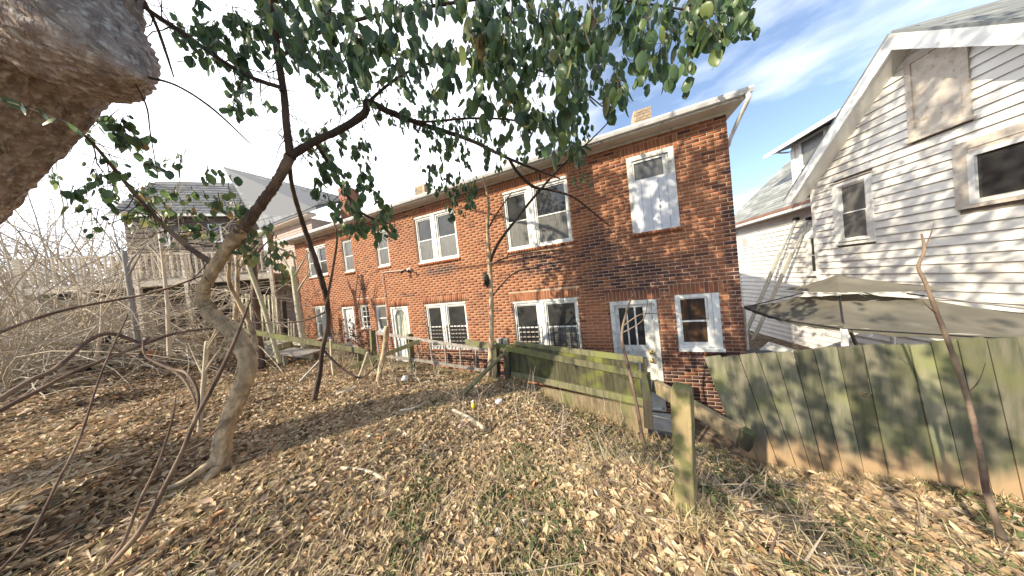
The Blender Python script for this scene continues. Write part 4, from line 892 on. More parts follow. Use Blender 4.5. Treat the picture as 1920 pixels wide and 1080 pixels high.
# clutter under the deck
def gz_(x, d):   # point on the ground seen at pixel column x at depth d
    p = ray(x, 600)*d; return Vector((p.x, p.y, h(p.x, p.y)))
p = gz_(345, 7.2); o = MB().box((p, dn_, -din), -.55, .55, 0, .55, -.3, .3).build('cardboard_box', m_cardboard, bevel=.01); tag(o, 'large brown cardboard box under the deck', 'box')
p = gz_(258, 6.0); m = MB(); 
for j in range(7):
    t0_ = math.pi*j/6
m.tube([p+ZU*(.02+.34*j/8) for j in range(9)], [.02,.14,.2,.23,.24,.23,.2,.13,.02], 14); o = m.build('orange_bucket_ball', m_orange, smooth=True); tag(o, 'round orange ball on the ground under the deck', 'ball')
def chair(loc, rz, label, mt):
    t = empty('plastic_chair', loc, label, 'chair', 'garden chairs under the deck'); c, s_ = math.cos(rz), math.sin(rz); Fm = (Vector(loc), Vector((c, s_, 0)), Vector((s_, -c, 0)))
    MB().box(Fm, -.24, .24, .40, .43, -.22, .24).build('seat', mt, t)
    for i in range(4): MB().box(Fm, -.22+i*.12, -.14+i*.12, .44, .86, -.24, -.21).build('back_slat', mt, t)
    MB().box(Fm, -.24, .24, .86, .92, -.25, -.21).build('back_rail', mt, t)
    for a_ in (-.23, .19):
        for b_ in (-.22, .19): MB().box(Fm, a_, a_+.04, 0, .399, b_, b_+.04).build('leg', mt, t)
    for a_ in (-.27, .225): MB().box(Fm, a_, a_+.045, .62, .65, -.2, .24).build('armrest', mt, t)
chair(gz_(228, 6.4), .6, 'white plastic chair facing left under the deck beside the orange ball', m_plastic); chair(gz_(200, 5.6), 2.2, 'black garden chair left of the orange ball', m_black)
bp = gz_(112, 7.5); pnl = empty('painted_panel', bp, 'bluish grey painted panel standing behind the bushes at left', 'panel')
MB().box((bp, dn_, -din), -.8, .8, .15, .95, 0, .05).build('sheet', m_bluegrey, pnl)
for a_, b_ in ((-.5,.55),(.1,.2),(.45,.6)): MB().box((bp, dn_, -din), a_, a_+.09, b_, b_+.25, .05, .07).build('dark_slot', m_black, pnl)
# rubbish on the grass
def blob(name, p, r, mt, label, cat, sc=(1,1,.6)):
    m = MB(); vs = []; n1, n2 = 7, 10
    for i in range(n1+1):
        for j in range(n2):
            th = math.pi*i/n1; ph = 2*math.pi*j/n2; k = r*random.uniform(.75, 1.15); vs.append(p+Vector((math.sin(th)*math.cos(ph)*k*sc[0], math.sin(th)*math.sin(ph)*k*sc[1], math.cos(th)*k*sc[2])))
    m.add(vs, [(i*n2+j, i*n2+(j+1)%n2, (i+1)*n2+(j+1)%n2, (i+1)*n2+j) for i in range(n1) for j in range(n2)]); return tag(m.build(name, mt), label, cat)
def gpix(x, y):   # the ground point seen at a pixel
    r = ray(x, y); t_ = .5
    while t_ < 40:
        p = r*t_
        if p.z < h(p.x, p.y): break
        t_ += .02
    return Vector((p.x, p.y, h(p.x, p.y)))
q = gpix(936, 758); blob('crumpled_bag', q+ZU*.04, .055, m_bagm, 'crumpled white plastic bag on the slope below the green panel', 'bag')
q = gpix(760, 716); blob('paper_scrap', q+ZU*.06, .07, m_bagm, 'pale crumpled wrapper in the weeds before the old ladder', 'wrapper', (1,1,.9))
q = gpix(888, 768); bo = empty('plastic_bottle', q, 'small yellow bottle standing in the dry grass', 'bottle')
MB().tube([q, q+ZU*.08, q+ZU*.10], [.028,.028,.012], 12).build('body', m_yellow, bo, smooth=True); MB().tube([q+ZU*.10, q+ZU*.13], .014, 10).build('cap', m_plastic, bo)
q = gpix(885, 728); bo2 = Vector((-3.6, 4.35, h(-3.6,4.35)+.02)); o = MB().box((bo2, Vector((1,.1,0)).normalized(), Vector((.1,-1,0)).normalized()), -.55, .2, 0, .14, -.15, .18).build('flat_board_pile', m_grey, bevel=.01); tag(o, 'grey slab lying between the old ladder and the brick wall', 'slab')
bo3 = Vector((-3.1, 4.4, h(-3.1,4.4)+.02)); blob('dark_sack', bo3+ZU*.12, .2, mat('dark_blue_film', (.03,.035,.06), rough=.35), 'dark blue sack behind the old ladder', 'sack', (1.3,.8,.8))
bb = Vector((2.62, 5.1, -2.98)); binn = empty('rubbish_bin', bb, 'black rubbish bin between the brick corner and the gazebo', 'bin')
binn_top = px_of((2.62,5.1,-1.5)); FBn = (bb, Vector((1,0,0)), Vector((0,-1,0)))
MB().box(FBn, -.25, .28, 0, 1.15, -.3, .25).build('body', m_black, binn, bevel=.03); MB().box(FBn, -.28, .31, 1.15, 1.22, -.33, .3).build('lid', m_black, binn, bevel=.02)
ws = Vector((3.5, 5.3, -2.95)); o = MB().hexa([ws+Vector((-.5,.7,.9)), ws+Vector((.6,-.5,.55)), ws+Vector((0,1.2,1.0)), ws+Vector((1.1,0,.6)), ws+Vector((-.5,.7,.93)), ws+Vector((.6,-.5,.58)), ws+Vector((0,1.2,1.03)), ws+Vector((1.1,0,.63))]).build('white_tabletop', m_plastic); tag(o, 'tilted white sheet lying under the gazebo', 'sheet')

# ------------------------------------------------------------------ leaves and trees
LP = [(0,0,0)]; LW = [(.16,.20),(.42,.32),(.72,.25),(.9,.11)]
lv = [(0,0,0)]
for t_, wd in LW: lv += [(-wd, .10*t_, -t_), (0, -.10+.18*t_*t_, -t_), (wd, .10*t_, -t_)]
lv.append((0, .12, -1.0)); LV = np.array(lv, float)
LT = [(0,2,1),(0,3,2)]
for k in range(3):
    b_ = 1+3*k; LT += [(b_,b_+1,b_+4),(b_,b_+4,b_+3),(b_+1,b_+2,b_+5),(b_+1,b_+5,b_+4)]
LT += [(10,11,13),(11,12,13)]; LT = np.array(LT)
leaf_me = bpy.data.meshes.new('leaf'); leaf_me.from_pydata([tuple(v) for v in LV], [], [tuple(t_) for t_ in LT.tolist()]); leaf_me.materials.append(m_leaf); leaf_me.polygons.foreach_set('use_smooth', [True]*len(LT))
def rot_mats(rz, tx, ty):
    n = len(rz); c, s_ = np.cos(rz), np.sin(rz); Z_ = np.zeros(n); O1 = np.ones(n)
    A = np.stack([c,-s_,Z_, s_,c,Z_, Z_,Z_,O1], -1).reshape(-1,3,3); c, s_ = np.cos(tx), np.sin(tx); X = np.stack([O1,Z_,Z_, Z_,c,-s_, Z_,s_,c], -1).reshape(-1,3,3)
    c, s_ = np.cos(ty), np.sin(ty); Y = np.stack([c,Z_,s_, Z_,O1,Z_, -s_,Z_,c], -1).reshape(-1,3,3); return A @ Y @ X
class Leaves:
    def __init__(s): s.p = []; s.r = []; s.t = []; s.y = []; s.s = []; s.c = []
    def add(s, p, size, tilt=.5, bright=0):
        s.p.append(tuple(p)); s.r.append(random.uniform(0, 6.283)); s.t.append(random.gauss(0, tilt)); s.y.append(random.gauss(0, tilt*.6)); s.s.append(size)
        s.c.append(min(1, max(0, random.random()*.86+bright+(random.random() < .03)*.2)))
    def build(s, parent, nbig=300, mt=None):
        P = np.array(s.p); Sz = np.array(s.s); Rm = rot_mats(np.array(s.r), np.array(s.t), np.array(s.y)); C_ = np.array(s.c)
        c = P @ Rc; dep = -c[:,2]; X = 960+F*c[:,0]/np.maximum(dep,1e-3); Y = 540-F*c[:,1]/np.maximum(dep,1e-3)
        vis = (dep > .2) & (X > 0) & (X < 1920) & (Y > 0) & (Y < 1080); rank = np.where(vis, Sz/np.maximum(dep,.1), 0); order = np.argsort(-rank)
        big = order[:nbig] if nbig else []; rest = order[nbig:] if nbig else order
        for i in big:
            o = bpy.data.objects.new('leaf', leaf_me); col.objects.link(o); o.parent = parent
            m4 = Matrix([list(Rm[i][k]*Sz[i])+[P[i][k]-wl(parent)[k]] for k in range(3)]+[[0,0,0,1]]); o.matrix_local = m4
        V = np.einsum('nij,kj->nki', Rm[rest], LV)*Sz[rest][:,None,None]+P[rest][:,None,:]; nf = len(LT)
        Fc = (np.arange(len(rest))[:,None,None]*len(LV)+LT[None]).reshape(-1,3)
        npmesh('foliage', V.reshape(-1,3), Fc, mt or m_leaf_s, parent, smooth=True, attr=dict(rnd=np.repeat(C_[rest], nf)), kind='stuff')
from mathutils import noise as mnoise
def barktube(pts, rad, nsd, amp, name, mt, par, fq=5.0, cap=False):
    m = MB(); prev = None; acc = 0
    for i, c in enumerate(pts):
        if i: acc += (pts[i]-pts[i-1]).length
        d = (pts[min(i+1,len(pts)-1)]-pts[max(i-1,0)]).normalized(); a = (prev-d*prev.dot(d)).normalized() if prev else d.cross(Vector((0.1,0,1))).normalized(); prev = a; b_ = d.cross(a)
        for k in range(nsd):
            t_ = 2*math.pi*k/nsd; q = Vector((math.cos(t_)*fq*rad[0]*2.2, math.sin(t_)*fq*rad[0]*2.2, acc*fq*.55)); q2 = q*2.7
            f_ = 1+amp*(1-abs(mnoise.noise(q))*4)*.5+amp*.45*mnoise.noise(q2)+.05*math.sin(t_*3+acc*2)
            m.v.append(tuple(c+(a*math.cos(t_)+b_*math.sin(t_))*rad[i]*f_))
    for i in range(len(pts)-1):
        for k in range(nsd): q = i*nsd; m.f.append((q+k, q+(k+1)%nsd, q+nsd+(k+1)%nsd, q+nsd+k))
    if cap: m.f.append(tuple((len(pts)-1)*nsd+k for k in range(nsd)))
    return m.build(name, mt, par, smooth=True)
# main twisted tree
tb = at(415, 885, 2.16); tree = empty('leafy_tree', tb, 'twisted tan-barked tree carrying the overhanging green foliage', 'tree')
def tubepx(pts, rad_px, mt, name, par, sides=10, jit=.06, n=7, gn=.0):
    if sides >= 10: n = 14
    p = [at(q[0], q[1], q[2]) for q in pts]; rd = []
    for i, (r_, q) in enumerate(zip(rad_px, pts)):
        a_, b_ = pts[max(i-1,0)], pts[min(i+1,len(pts)-1)]; tx_, ty_ = b_[0]-a_[0], b_[1]-a_[1]; l_ = math.hypot(tx_, ty_)+1e-6; px_, py_ = -ty_/l_, tx_/l_
        ux, uy = (q[0]-960)/F, (q[1]-540)/F; rr = math.hypot(ux, uy)+1e-6; k_ = (px_*ux+py_*uy)/rr; rd.append(r_*q[2]/400*.5/math.sqrt(k_*k_*(1+rr*rr)+1-k_*k_))
    s_, r_ = spline(p, n, rd)
    if sides >= 10: gn = gn or .003
    if gn: s_ = [v+Vector((random.gauss(0,gn),random.gauss(0,gn),random.gauss(0,gn))) for v in s_]
    if sides >= 10: return barktube(s_, r_, 40, .22, name, mt, par, 26), s_
    return MB().tube(s_, r_, sides, jit).build(name, mt, par, smooth=True), s_
tr_low, _ = tubepx([(408,900,2.16),(414,860,2.16),(424,800,2.16),(448,740,2.2),(464,680,2.22),(440,625,2.2),(398,590,2.15),(380,556,2.12),(396,515,2.1),(424,470,2.08),(456,428,2.06)], [56,38,32,34,36,36,32,27,25,26,27], m_bark_tan, 'trunk', tree, 12, .10)  # peeling bark; the paler tan also carries the sunlight on the lower trunk
tr_up, sp_up = tubepx([(450,435,2.06),(488,385,2.05),(520,338,2.05),(545,292,2.05)], [25,21,20,24], m_bark_limb, 'trunk', tree, 10, .07)
_, sp1 = tubepx([(545,292,2.05),(590,265,2.1),(640,242,2.15),(684,212,2.2),(690,192,2.2),(735,212,2.3),(800,236,2.5),(880,262,2.7),(960,300,2.9),(1050,335,3.1)], [20,17,16,18,16,12,10,8,6,3], m_bark_dark, 'limb', tree, 8, .08)
_, sp2 = tubepx([(545,292,2.05),(538,240,2.0),(533,180,1.95),(522,110,1.85),(514,40,1.75),(510,-60,1.6)], [18,15,14,14,16,18], m_bark_dark, 'limb', tree, 8, .08)
_, sp3 = tubepx([(410,500,2.1),(360,468,2.05),(310,425,2.0),(262,375,1.95),(225,330,1.85),(170,265,1.7),(110,215,1.6)], [13,11,9,9,8,6,4], m_bark_limb, 'limb', tree, 7, .08)
_, sp4 = tubepx([(530,165,1.9),(470,145,1.9),(410,110,1.9),(340,60,1.8),(280,20,1.7),(220,-30,1.6)], [7,8,8,9,9,9], m_bark_dark, 'limb', tree, 6, .08)
_, sp5 = tubepx([(522,110,1.85),(600,60,1.9),(700,30,2.0),(820,10,2.1),(950,-10,2.1),(1080,-20,2.0),(1200,5,1.9),(1330,20,1.8),(1430,-5,1.7)], [10,10,9,9,8,7,6,5,3], m_bark_dark, 'limb', tree, 6, .08)
_, sp6 = tubepx([(690,192,2.2),(740,150,2.2),(800,120,2.3),(870,110,2.4),(960,120,2.5),(1060,150,2.6),(1130,200,2.7)], [8,7,6,6,5,4,3], m_bark_dark, 'limb', tree, 6, .08)
_, sp7 = tubepx([(735,212,2.3),(790,228,2.35),(880,222,2.5),(960,225,2.6),(1010,240,2.7)], [6,5,5,4,3], m_bark_dark, 'limb', tree, 6, .08)
_, sp8 = tubepx([(590,265,2.1),(612,300,2.3),(640,350,2.6),(680,400,2.8),(730,420,2.9)], [8,7,6,5,3], m_bark_dark, 'limb', tree, 6, .08)
tubepx([(270,0,1.7),(292,45,1.75),(310,95,1.8),(326,145,1.85)], [7,7,6,3], m_bark_dark, 'limb', tree, 6, .08)
tubepx([(462,690,2.3),(478,640,2.5),(455,580,2.5),(430,530,2.4),(432,480,2.3)], [12,12,11,9,6], m_bark_tan, 'limb', tree, 8, .1)
# roots
for pts in ([(420,850,2.16),(395,868,2.1),(350,900,1.95),(290,925,1.85)],[(405,880,2.1),(385,905,2.0),(372,935,1.9)],[(425,870,2.2),(450,895,2.2),(470,905,2.2)]):
    tubepx(pts, [22,16,10,5][:len(pts)], m_bark_tan, 'root', tree, 7, .1)
LV_ = Leaves(); tw_ = MB()
def strand(p, L_, sz, nleaf, bright=0, lean=None):
    """a hanging twig with drooping leaves"""
    lean = lean or Vector((random.gauss(0,.25), random.gauss(0,.25), -1)).normalized(); pts = [p]
    for k in range(4): pts.append(pts[-1]+(lean+Vector((random.gauss(0,.22),random.gauss(0,.22),0)))*L_/4)
    tw_.tube(pts, [.0032,.0028,.0024,.002,.0015], 3, cap=False)
    for k in range(nleaf):
        q = random.random()**.8*4; i = min(3, int(q)); b_ = pts[i].lerp(pts[i+1], q-i); LV_.add(b_+Vector((random.gauss(0,.02),random.gauss(0,.02),0)), sz*random.uniform(.45,1.15), .28, bright)
def inpoly(x, y, P):
    c = False; j = len(P)-1
    for i in range(len(P)):
        if (P[i][1] > y) != (P[j][1] > y) and x < (P[j][0]-P[i][0])*(y-P[i][1])/(P[j][1]-P[i][1])+P[i][0]: c = not c
        j = i
    return c
REG = [  # polygon of the hanging tops, count, depth range, leaf size, bright
 ([(470,-20),(1330,-60),(1420,-10),(1330,20),(1300,90),(1190,150),(1100,190),(1020,230),(960,200),(860,170),(760,120),(640,120),(520,60)], 350, (1.25,2.8), .118, 0),
 ([(560,100),(760,130),(960,210),(1090,230),(1080,280),(1000,270),(900,300),(780,250),(700,190),(600,190)], 135, (2.0,3.0), .092, 0),
 ([(300,0),(520,0),(520,180),(430,200),(400,120),(300,40)], 62, (1.6,2.5), .092, 0),
 ([(560,200),(680,215),(700,330),(760,420),(700,440),(640,420),(590,330)], 64, (2.1,2.9), .108, .04),
 ([(780,270),(880,270),(900,350),(870,400),(830,380),(790,320)], 40, (2.2,2.9), .085, .03),
 ([(180,190),(260,200),(300,270),(420,280),(440,330),(350,320),(230,340),(170,280)], 24, (1.6,2.2), .085, .02),
 ([(250,330),(380,340),(440,360),(500,400),(540,470),(500,500),(430,440),(300,420),(230,400)], 52, (1.9,2.4), .085, .28),
 ([(1010,180),(1110,200),(1100,330),(1060,330)], 20, (2.3,3.0), .07, 0),
 ([(560,-30),(1120,-30),(1080,110),(900,90),(640,80)], 46, (.95,1.25), .088, .06),
 ([(1280,-20),(1440,-20),(1400,20),(1320,60)], 16, (1.2,1.5), .10, 0),
 ([(90,300),(200,300),(210,400),(110,380)], 9, (1.5,1.9), .075, .05)]
for P, n_, (d0, d1), sz, br_ in REG:
    x0_ = min(p[0] for p in P); x1_ = max(p[0] for p in P); y0_ = min(p[1] for p in P); y1_ = max(p[1] for p in P); k = 0
    while k < n_:
        x = random.uniform(x0_, x1_); y = random.uniform(y0_, y1_)
        if not inpoly(x, y, P): continue
        d = random.uniform(d0, d1); strand(at(x, y, d), random.uniform(.08,.26), sz, random.randint(4, 8), br_); k += 1
# unseen crown added above and behind the camera's frame for its shade
for k in range(130):
    p = Vector((random.uniform(-5.5, 2.2), random.uniform(-3.4, 2.6), random.uniform(2.3, 4.6)))
    x_, y_, d_ = px_of(p)
    if d_ > 0 and y_ > -120 and -200 < x_ < 2100: continue
    strand(p, random.uniform(.15,.3), .085, random.randint(5, 9))
for tgt, n_, tr_ in (((-.6,2.6,4.9,4.9,-1.8,2.2), 900, (7,12)), ((5.2,6.2,5.5,9.0,-1,3.0), 800, (6.5,11)), ((.6,2.9,2.7,3.2,-2.1,-1), 230, (4.5,9)), ((-2.2,.2,4.9,4.9,-1.5,2.4), 50, (7,10))):  # unseen strands set sunward of wall, gable and fence to shade them
    k = 0
    while k < n_:
        p = Vector((random.uniform(*tgt[0:2]), random.uniform(*tgt[2:4]) if tgt[2] < tgt[3] else tgt[2], random.uniform(*tgt[4:6])))+SUN*random.uniform(*tr_); k += 1
        x_, y_, d_ = px_of(p)
        if d_ > 0 and y_ > -150 and -250 < x_ < 2150: continue
        if p.length < 1.2: continue
        strand(p, random.uniform(.2,.35), .095, random.randint(7, 11))
def wlimb(pts, r0): MB().tube(*spline([Vector(q) for q in pts], 6, [r0*(1-.13*k) for k in range(len(pts))]), 7, .08).build('limb', m_bark_dark, tree, smooth=True)
t0l = sp2[-1]
for e_ in ((-5.0,1.2,4.6),(-6.5,-.5,4.6),(-2.0,-1.0,4.4),(-1.5,.6,5.2),(.2,1.0,5.6),(-3.4,-2.4,4.0)):
    e_ = Vector(e_); m_ = t0l.lerp(e_, .5)+Vector((0,0,.45)); wlimb([t0l, t0l.lerp(m_, .6), m_, m_.lerp(e_, .5), e_, e_+(e_-m_)*.5], .055)
# fine bare twigs running through the crown
for spn in (sp1, sp2, sp4, sp5, sp6, sp7, sp8, sp3):
    for q in spn[3::2]:
        for _ in range(2):
            d = Vector((random.gauss(0,1), random.gauss(0,1), random.gauss(-.3,.6))).normalized(); pts = [q]
            for k in range(5): d = (d+Vector((random.gauss(0,.3),random.gauss(0,.3),random.gauss(-.05,.25)))).normalized(); pts.append(pts[-1]+d*random.uniform(.05,.11))
            tw_.tube(pts, [.005,.004,.0035,.003,.002,.0015], 3, cap=False)
tw_.build('twigs', m_bark_dark, tree, kind='stuff'); LV_.build(tree)
# big near trunk at the upper left
bt = empty('big_tree', Vector((-3.2, -.9, -1.4)), 'massive leaning trunk with furrowed bark filling the upper left', 'tree')
cpts = [(-460,700,1.35),(-300,450,1.35),(-150,270,1.35),(-20,110,1.35),(40,-10,1.35),(30,-160,1.35)]
p = [at(*q) for q in cpts]; base_ = Vector((p[0].x-.25, p[0].y-.2, -1.6)); p += [p[-1]+Vector((-.15,-.05,1.1)), p[-1]+Vector((-.4,-.2,2.6)), p[-1]+Vector((-.5,-.5,4.2))]
sp_, rr_ = spline([base_]+p, 26, [.52,.47,.44,.42,.43,.46,.5,.42,.34,.2])
barktube(sp_, [q*.74 for q in rr_], 150, .11, 'trunk', m_bark_big, bt, 9)
sp_, rr_ = spline([at(0,-20,1.36), at(80,35,1.31), at(150,82,1.28), at(205,115,1.27), at(245,136,1.27), at(266,147,1.27)], 14, [.44,.37,.27,.16,.065,.012])
barktube(sp_, rr_, 110, .10, 'limb_stub', m_bark_big, bt, 12, True)
tubepx([(262,142,1.27),(330,160,1.4),(400,205,1.5),(470,270,1.7)], [5,4,4,2], m_bark_dark, 'twig', bt, 5, .05)
tubepx([(250,150,1.27),(275,200,1.35),(282,250,1.4),(296,330,1.5)], [4,4,3,2], m_bark_dark, 'twig', bt, 5, .05)
# ivy sprig crossing the big trunk
iv = empty('ivy_sprig', at(60, 205, 1.0), 'green ivy sprig hanging in front of the big trunk', 'ivy')
MB().tube([at(-20,180,.86), at(60,205,.86), at(130,232,.88)], .003, 5).build('stem', m_bark_dark, iv)
for (x, y) in ((0,182),(35,190),(70,205),(105,222),(125,228)):
    o = bpy.data.objects.new('leaf', leaf_me); col.objects.link(o); o.parent = iv; o.location = at(x,y,.85)-iv.location; o.rotation_euler = (random.uniform(-.8,.8), random.uniform(-.8,.8), random.uniform(0,6)); o.scale = (.045,.045,.05)
# dark slender trunk
tb = at(590, 750, 3.55); t2 = empty('slender_tree', tb, 'dark slender leaning trunk crossing the brick wall left of centre', 'tree')
tubepx([(588,752,3.55),(600,700,3.5),(604,660,3.4),(614,610,3.3),(612,560,3.2),(592,490,3.0),(565,410,2.8),(548,350,2.5),(542,300,2.2)], [13,9,9,10,12,12,10,9,9], m_bark_dark, 'trunk', t2, 8, .08)
tubepx([(604,655,3.4),(640,690,3.4),(675,708,3.4),(702,690,3.4)], [6,5,4,2], m_bark_dark, 'branch', t2, 5)
tubepx([(612,570,3.2),(625,500,3.1),(632,440,3.0),(618,400,2.9)], [6,5,4,2], m_bark_limb, 'branch', t2, 5)
tubepx([(610,585,3.25),(560,603,3.2),(480,605,3.2),(430,600,3.1)], [4,3,3,2], m_bark_dark, 'branch', t2, 5)
# sapling against the brick wall
tb = at(917, 700, 4.1); t3 = empty('wall_sapling', tb, 'thin bare sapling rising in front of the brick wall', 'sapling')
tubepx([(917,705,4.1),(921,640,4.1),(921,560,4.0),(918,490,3.9),(914,430,3.8),(916,380,3.7),(905,330,3.6)], [10,9,9,8,6,5,3], m_bark_tan, 'trunk', t3, 7)
tubepx([(918,492,3.9),(935,455,3.7),(965,415,3.5),(1005,365,3.3),(1055,310,3.1),(1105,265,2.9),(1145,225,2.8)], [6,6,5,5,4,3,2], m_bark_dark, 'branch', t3, 6)
tubepx([(920,560,4.0),(960,515,3.9),(1010,500,3.8),(1060,490,3.7)], [3,3,2,1.5], m_bark_dark, 'branch', t3, 5)
tubepx([(919,497,3.9),(960,480,3.8),(1040,470,3.7),(1100,478,3.6)], [3,3,2,1.5], m_bark_dark, 'branch', t3, 5)
tubepx([(914,430,3.8),(935,395,3.7),(960,360,3.6)], [4,3,2], m_bark_dark, 'branch', t3, 5)
def twiggy(par, seeds, depth, spread, mt, seglen=.12, nm='twigs', gen=3, rad=.006, kind='stuff', up=.0):
    m = MB()
    def grow(p, d, r_, g_):
        pts = [p]; 
        for k in range(5):
            d = (d+Vector((random.gauss(0,spread),random.gauss(0,spread),random.gauss(up,spread)))).normalized(); pts.append(pts[-1]+d*seglen*random.uniform(.6,1.3))
        m.tube(pts, [r_*(1-k*.13) for k in range(6)], 4, cap=False)
        if g_ > 0:
            for _ in range(random.randint(2, 3)):
                i = random.randint(1, 5); grow(pts[i], (d+Vector((random.gauss(0,.7),random.gauss(0,.7),random.gauss(.1,.6)))).normalized(), r_*.6, g_-1)
    for p, d in seeds: grow(p, d, rad, gen)
    return m.build(nm, mt, par, kind=kind)
twiggy(t3, [(at(1008,362,3.3), Vector((1,.1,-.3))), (at(1060,395,3.4), Vector((1,0,-.5))), (at(1000,430,3.6), Vector((1,.1,.1))), (at(1100,480,3.6), Vector((1,0,.1)))], 3, .28, m_bark_dark, .09, gen=2, rad=.005)
tubepx([(955,299,2.88),(972,325,3.0),(1000,350,3.2),(1030,356,3.3),(1075,370,3.3),(1120,405,3.4),(1145,425,3.4)], [6,6,6,5,4,3,2], m_bark_dark, 'limb', tree, 6)
# bristly seed head / nest on the sapling
nst = MB(); nc_ = at(912, 524, 3.92)
for k in range(120):
    d = Vector((random.gauss(-.6,.5), random.gauss(0,.5), random.gauss(0,.35))).normalized(); q = nc_+Vector((0,0,random.uniform(-.13,.13))); nst.tube([q, q+d*random.uniform(.04,.09)], [.005,.002], 3, cap=False)
nst.tube([nc_-ZU*.15, nc_-ZU*.05, nc_+ZU*.06, nc_+ZU*.14], [.015,.045,.04,.01], 7)
tag(nst.build('bird_nest', m_black), 'dark bristly clump hanging on the thin bare sapling', 'nest')
# thin sapling at the panel
t4 = empty('panel_sapling', at(1207, 832, 2.6), 'thin bare sapling in front of the right end of the green panel', 'sapling')
tubepx([(1207,835,2.6),(1192,750,2.6),(1176,680,2.6),(1166,630,2.6),(1176,580,2.6),(1190,545,2.6)], [7,6,6,5,4,2], m_bark_limb, 'trunk', t4, 6)
tubepx([(1170,610,2.6),(1200,590,2.6),(1232,588,2.6)], [3,2,1.5], m_bark_limb, 'branch', t4, 5); tubepx([(1165,625,2.6),(1205,600,2.6),(1215,560,2.6)], [3,2,1.5], m_bark_limb, 'branch', t4, 5)
twiggy(t4, [(at(1180,450,3.2), Vector((1,0,-.2))), (at(1150,435,3.2), Vector((1,0,-.4)))], 2, .3, m_bark_dark, .06, gen=2, rad=.003)
# right foreground sapling
t5 = empty('foreground_sapling', at(1872, 1003, 1.23), 'thin crooked stem standing in front of the board fence at right', 'sapling')
tubepx([(1880,1010,1.23),(1852,930,1.22),(1836,840,1.2),(1812,740,1.2),(1785,660,1.2),(1758,590,1.2),(1735,530,1.2),(1722,500,1.2),(1733,470,1.2),(1728,438,1.2)], [19,17,15,14,13,12,10,9,9,5], m_bark_mid, 'trunk', t5, 8)
tubepx([(1733,470,1.2),(1745,440,1.2),(1752,415,1.2)], [4,3,1.5], m_bark_limb, 'branch', t5, 5); tubepx([(1758,590,1.2),(1740,575,1.2),(1728,562,1.2)], [4,3,2], m_bark_limb, 'branch', t5, 5); tubepx([(1812,740,1.2),(1835,715,1.18),(1848,680,1.16)], [4,3,1.5], m_bark_limb, 'branch', t5, 5)
# lower-left foreground stems
t6 = empty('bare_shrub', at(300, 960, 1.35), 'cluster of bare dark stems rising at the lower left', 'shrub')
for pts, rd in (([(205,1060,1.3),(260,1000,1.3),(300,930,1.35),(340,850,1.4),(365,790,1.45),(402,719,1.5),(440,640,1.6),(470,560,1.7)], [10,11,10,9,9,9,8,4]),
                ([(190,1075,1.3),(230,1020,1.3),(262,940,1.35),(300,860,1.4),(322,790,1.45),(330,740,1.5)], [8,8,7,6,5,2]),
                ([(0,1070,1.0),(60,1000,1.1),(110,900,1.2),(150,820,1.3),(190,700,1.5),(240,590,1.7)], [7,7,6,6,5,3]),
                ([(365,790,1.45),(372,740,1.5),(350,700,1.55),(317,690,1.6),(274,668,1.65),(268,640,1.7)], [7,7,7,7,6,4]),
                ([(340,850,1.4),(380,830,1.5),(420,790,1.6)], [5,4,2])):
    tubepx(pts, rd, m_bark_limb, 'stem', t6, 6)
t7 = empty('low_branches', at(60, 740, 1.6), 'long low dark branches sweeping across the left edge', 'branch')
for pts, rd in (([(-60,790,1.2),(0,748,1.3),(60,712,1.4),(105,690,1.5),(169,637,1.7),(211,626,1.8),(262,642,1.9),(280,632,1.9)], [13,12,11,10,8,7,5,3]),
                ([(-40,790,1.3),(18,760,1.4),(80,728,1.5),(141,697,1.6),(274,644,1.9),(330,625,2.1),(400,615,2.3)], [9,9,8,7,6,5,3]),
                ([(274,655,1.9),(266,668,1.9),(317,690,1.85),(345,711,1.85),(366,753,1.8),(375,800,1.75)], [7,8,8,8,6,3]),
                ([(-40,640,1.5),(60,600,1.8),(150,575,2.0),(300,545,2.4),(420,500,2.7)], [6,6,5,4,3])):
    tubepx(pts, rd, m_bark_limb, 'branch', t7, 6)
# pale trunks at the left
def thin(x0, y0, x1, y1, d, w0, w1, mt, label, mid=None):
    o = empty('young_tree', at(x0, y0, d), label, 'tree', 'pale young trees at the left')
    xm_, ym_ = mid or ((x0+x1)/2+random.uniform(-5,5), (y0+y1)/2); tubepx([(x0,y0,d),((x0+xm_)/2,(y0+ym_)/2,d),(xm_,ym_,d),(x1,y1,d)], [w0,w0*.9,(w0+w1)/2,w1], mt, 'trunk', o, 7)
    for k in range(4):
        f_ = random.uniform(.35,.95); px_, py_ = xm_+(x1-xm_)*f_, ym_+(y1-ym_)*f_; sd = random.choice((-1,1))
        tubepx([(px_,py_,d),(px_+sd*12,py_-20,d),(px_+sd*30,py_-random.uniform(35,60),d)], [w1*.6,w1*.4,1.5], mt, 'branch', o, 5)
thin(318,668,300,440,4.6,11,7,m_cane,'pale forked young trunk in front of the deck posts',(313,560)); thin(371,840,388,640,2.6,12,10,m_cane,'straight pale trunk left of the twisted tree base'); thin(525,682,455,470,5.6,11,9,m_palewood,'pale slanting trunk in front of the board screen',(492,570))
thin(491,690,474,430,5.9,17,13,m_bark_limb,'thick brown trunk beside the board screen'); thin(572,660,548,500,6.6,15,11,m_palewood,'yellowish leaning trunk at the left brick corner'); thin(262,660,232,470,5.2,16,12,m_grey,'grey leaning trunk under the deck'); thin(180,672,192,560,4.6,10,8,m_cane,'tan stem left of the garden chairs')
thin(437,640,445,450,5.0,12,8,m_bark_tan,'tan trunk just behind the twisted tree')
